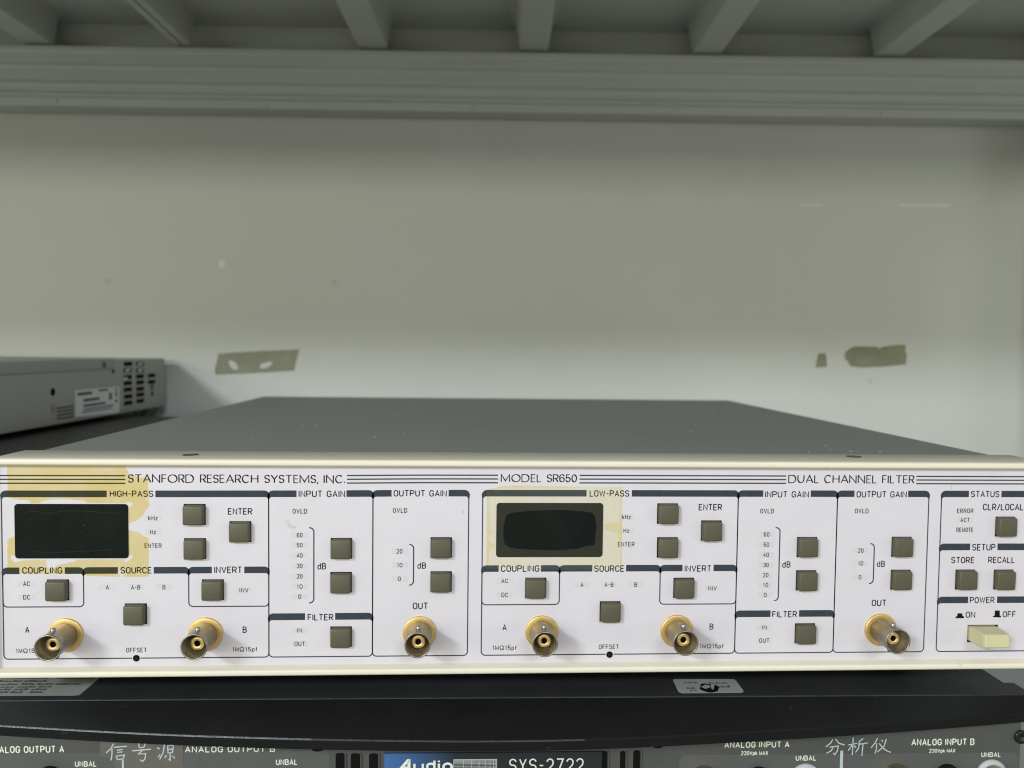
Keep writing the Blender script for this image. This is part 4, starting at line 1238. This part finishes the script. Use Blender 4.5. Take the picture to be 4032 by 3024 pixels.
for k, (x0, z0, x1, z1) in enumerate(DISPLAYS):
    d_ = MB()
    z0, z1 = (41.35, 63.65) if k == 0 else (41.5, 64.4)
    d_.poly(rrect(x0 - .22, z0 - .22, x1 + .22, z1 + .22, 1.6), -.066, 1)
    d_.poly(rrect(x0, z0, x1, z1, 1.4), -.082, 0)
    if k == 0:     # creases in the leftover film on the window
        L0 = [(345, 600), (400, 585), (480, 580), (560, 600), (640, 612), (720, 600), (800, 582), (860, 575), (980, 574), (1150, 580), (1350, 592), (1450, 604), (1560, 602)]
        cv = [(-182.56 + (a - 200) / 1490 * 45, 63.6 - (b - 485) / 722 * 22.3) for a, b in L0]
        d_.ribbon(cv, .22, -.095, 2)
        cv = [(-182.56 + (a - 200) / 1490 * 45, 63.6 - (b - 485) / 722 * 22.3) for a, b in [(440, 1100), (600, 1130), (900, 1118), (1200, 1105), (1480, 1085)]]
        d_.ribbon(cv, .18, -.095, 3)
        for a, b, r in ((1105, 765, .4), (1065, 850, .25)):
            d_.disc((-182.56 + (a - 200) / 1490 * 45, 63.6 - (b - 485) / 722 * 22.3), r, -.095, 3)
    else:
        d_.poly([(15.6, 44.6), (16.9, 45.2), (17.0, 45.6), (16.6, 45.7), (15.5, 45.0)], -.095, 3)
    fpart('display_window', d_, [M['display'], M['panel'], M['crease'], M['crease']])


def fuzz(pts, n, a):
    P = []
    for k in range(len(pts)):
        p, q = pts[k], pts[(k + 1) % len(pts)]
        L_ = math.hypot(q[0] - p[0], q[1] - p[1])
        m2 = max(1, int(L_ / n))
        for t2 in range(m2):
            f = t2 / m2
            P.append((p[0] + (q[0] - p[0]) * f + random.uniform(-a, a), p[1] + (q[1] - p[1]) * f + random.uniform(-a, a)))
    return P


sm = MB()
sm.poly(fuzz(STAIN_A, 1.0, .12), -.11)
sm.poly(fuzz(STAIN_B, 1.0, .12), -.11)
tag(fpart('glue_stain', sm, M['stain']), 'dark yellow patchy glue stain')
tm = MB()
tm.poly(fuzz(FILM, 2, .05), -.11, 0, hole=FILMHOLE)
tm.poly(WEDGE, -.14, 1)
tm.poly(fuzz(FILMEDGE, 1.2, .08), -.135, 1)
tm.poly(fuzz(FILMEDGE2, 1.2, .06), -.137, 1)
tm.poly(fuzz(FILMEDGE3, 1.2, .05), -.132, 1)
tag(fpart('clear_tape', tm, [M['tapefilm'], M['tapeedge']]), 'pale yellowed clear tape with an oval opening')

# push buttons: one, then copies
bt = MB()
bt.rbox(-4.12, 4.12, -2.75, 3.4, -4.08, 4.08, .85, 0, 3)
proto = None
for k, (x, z, _, _) in enumerate(BUTTONS):
    jx, jz = random.uniform(-.12, .12), random.uniform(-.08, .08)
    if proto is None:
        proto = build('push_button', bt, M['olive'], fu)
        o = proto
        o.location = ((x + jx - FB[0]) * MM, -FB[1] * MM, (z + jz - FB[2]) * MM)
    else:
        o = copy_part(proto, fu, (x + jx - FB[0], -FB[1] + random.uniform(-.1, .25), z + jz - FB[2]))
    o.rotation_euler = (random.uniform(-.012, .012), random.uniform(-.012, .012), random.uniform(-.012, .012))

pk = MB()
px0, px1, pz0, pz1 = POWER[0] + .35, POWER[2] - .6, POWER[1] + .5, POWER[3] - .35
pcx, pcz = (px0 + px1) / 2, (pz0 + pz1) / 2
rows_ = []
for y, sx, sz, r in ((3.6, 6.2, 3.15, .3), (0, 6.15, 3.1, .3), (-9.0, 5.75, 2.95, .45), (-9.9, 5.4, 2.7, .5), (-10.2, 5.0, 2.3, .5)):
    rows_.append([(x, y, z) for x, z in rrect(pcx - sx, pcz - sz, pcx + sx, pcz + sz, r, 3)])
n = len(rows_[0])
pk.add([p for l in rows_ for p in l], [(i * n + k, i * n + (k + 1) % n, (i + 1) * n + (k + 1) % n, (i + 1) * n + k) for i in range(len(rows_) - 1) for k in range(n)] + [tuple((len(rows_) - 1) * n + k for k in range(n))], 0, False)
fpart('power_key', pk, M['ivory'], fix=True)

# coaxial connectors: shell > washer, centre contact
wm = MB()
wm.lathe([(6.95, .02), (7.0, -.6), (6.85, -.9), (6.5, -1.0), (4.9, -1.0)], 0, 0, 48)
cm = MB()
cm.lathe([(2.5, -6.1), (2.7, -6.3), (2.7, -10.5), (2.6, -10.8), (1.3, -10.8), (1.2, -10.5)], 0, 0, 36, 0)
cm.lathe([(1.25, -10.45), (1.2, -9.0), (.01, -9.0)], 0, 0, 24, 1, False)
first = None
for x, z in BNCS:
    z = 9.86
    loc = (x - FB[0], -FB[1], z - FB[2])
    if first is None:
        first = build('coaxial_connector', bnc_shell(0, 0, -.9), M['nickel'], fu, fix=True)
        build('mounting_washer', wm, M['gold'], first, fix=True)
        build('centre_contact', cm, [M['gold'], M['dark_hole']], first)
        first.location = tuple(v * MM for v in loc)
        o = first
    else:
        o = copy_part(first, fu, loc)
    o.rotation_euler = (0, random.uniform(-.12, .12), 0)
for fx in (-150, 205):
    for fy in (45, 370):
        f_ = MB()
        f_.lathe([(.01, -17.9 + 0), (9, -17.9), (10, -6)], 0, 0, 20)
        f2 = MB()
        f2.add([(vx + fx, vz + fy, vy) for vx, vy, vz in f_.v], f_.f, 0, True)
        fpart('rubber_foot', f2, M['black'], fix=True)
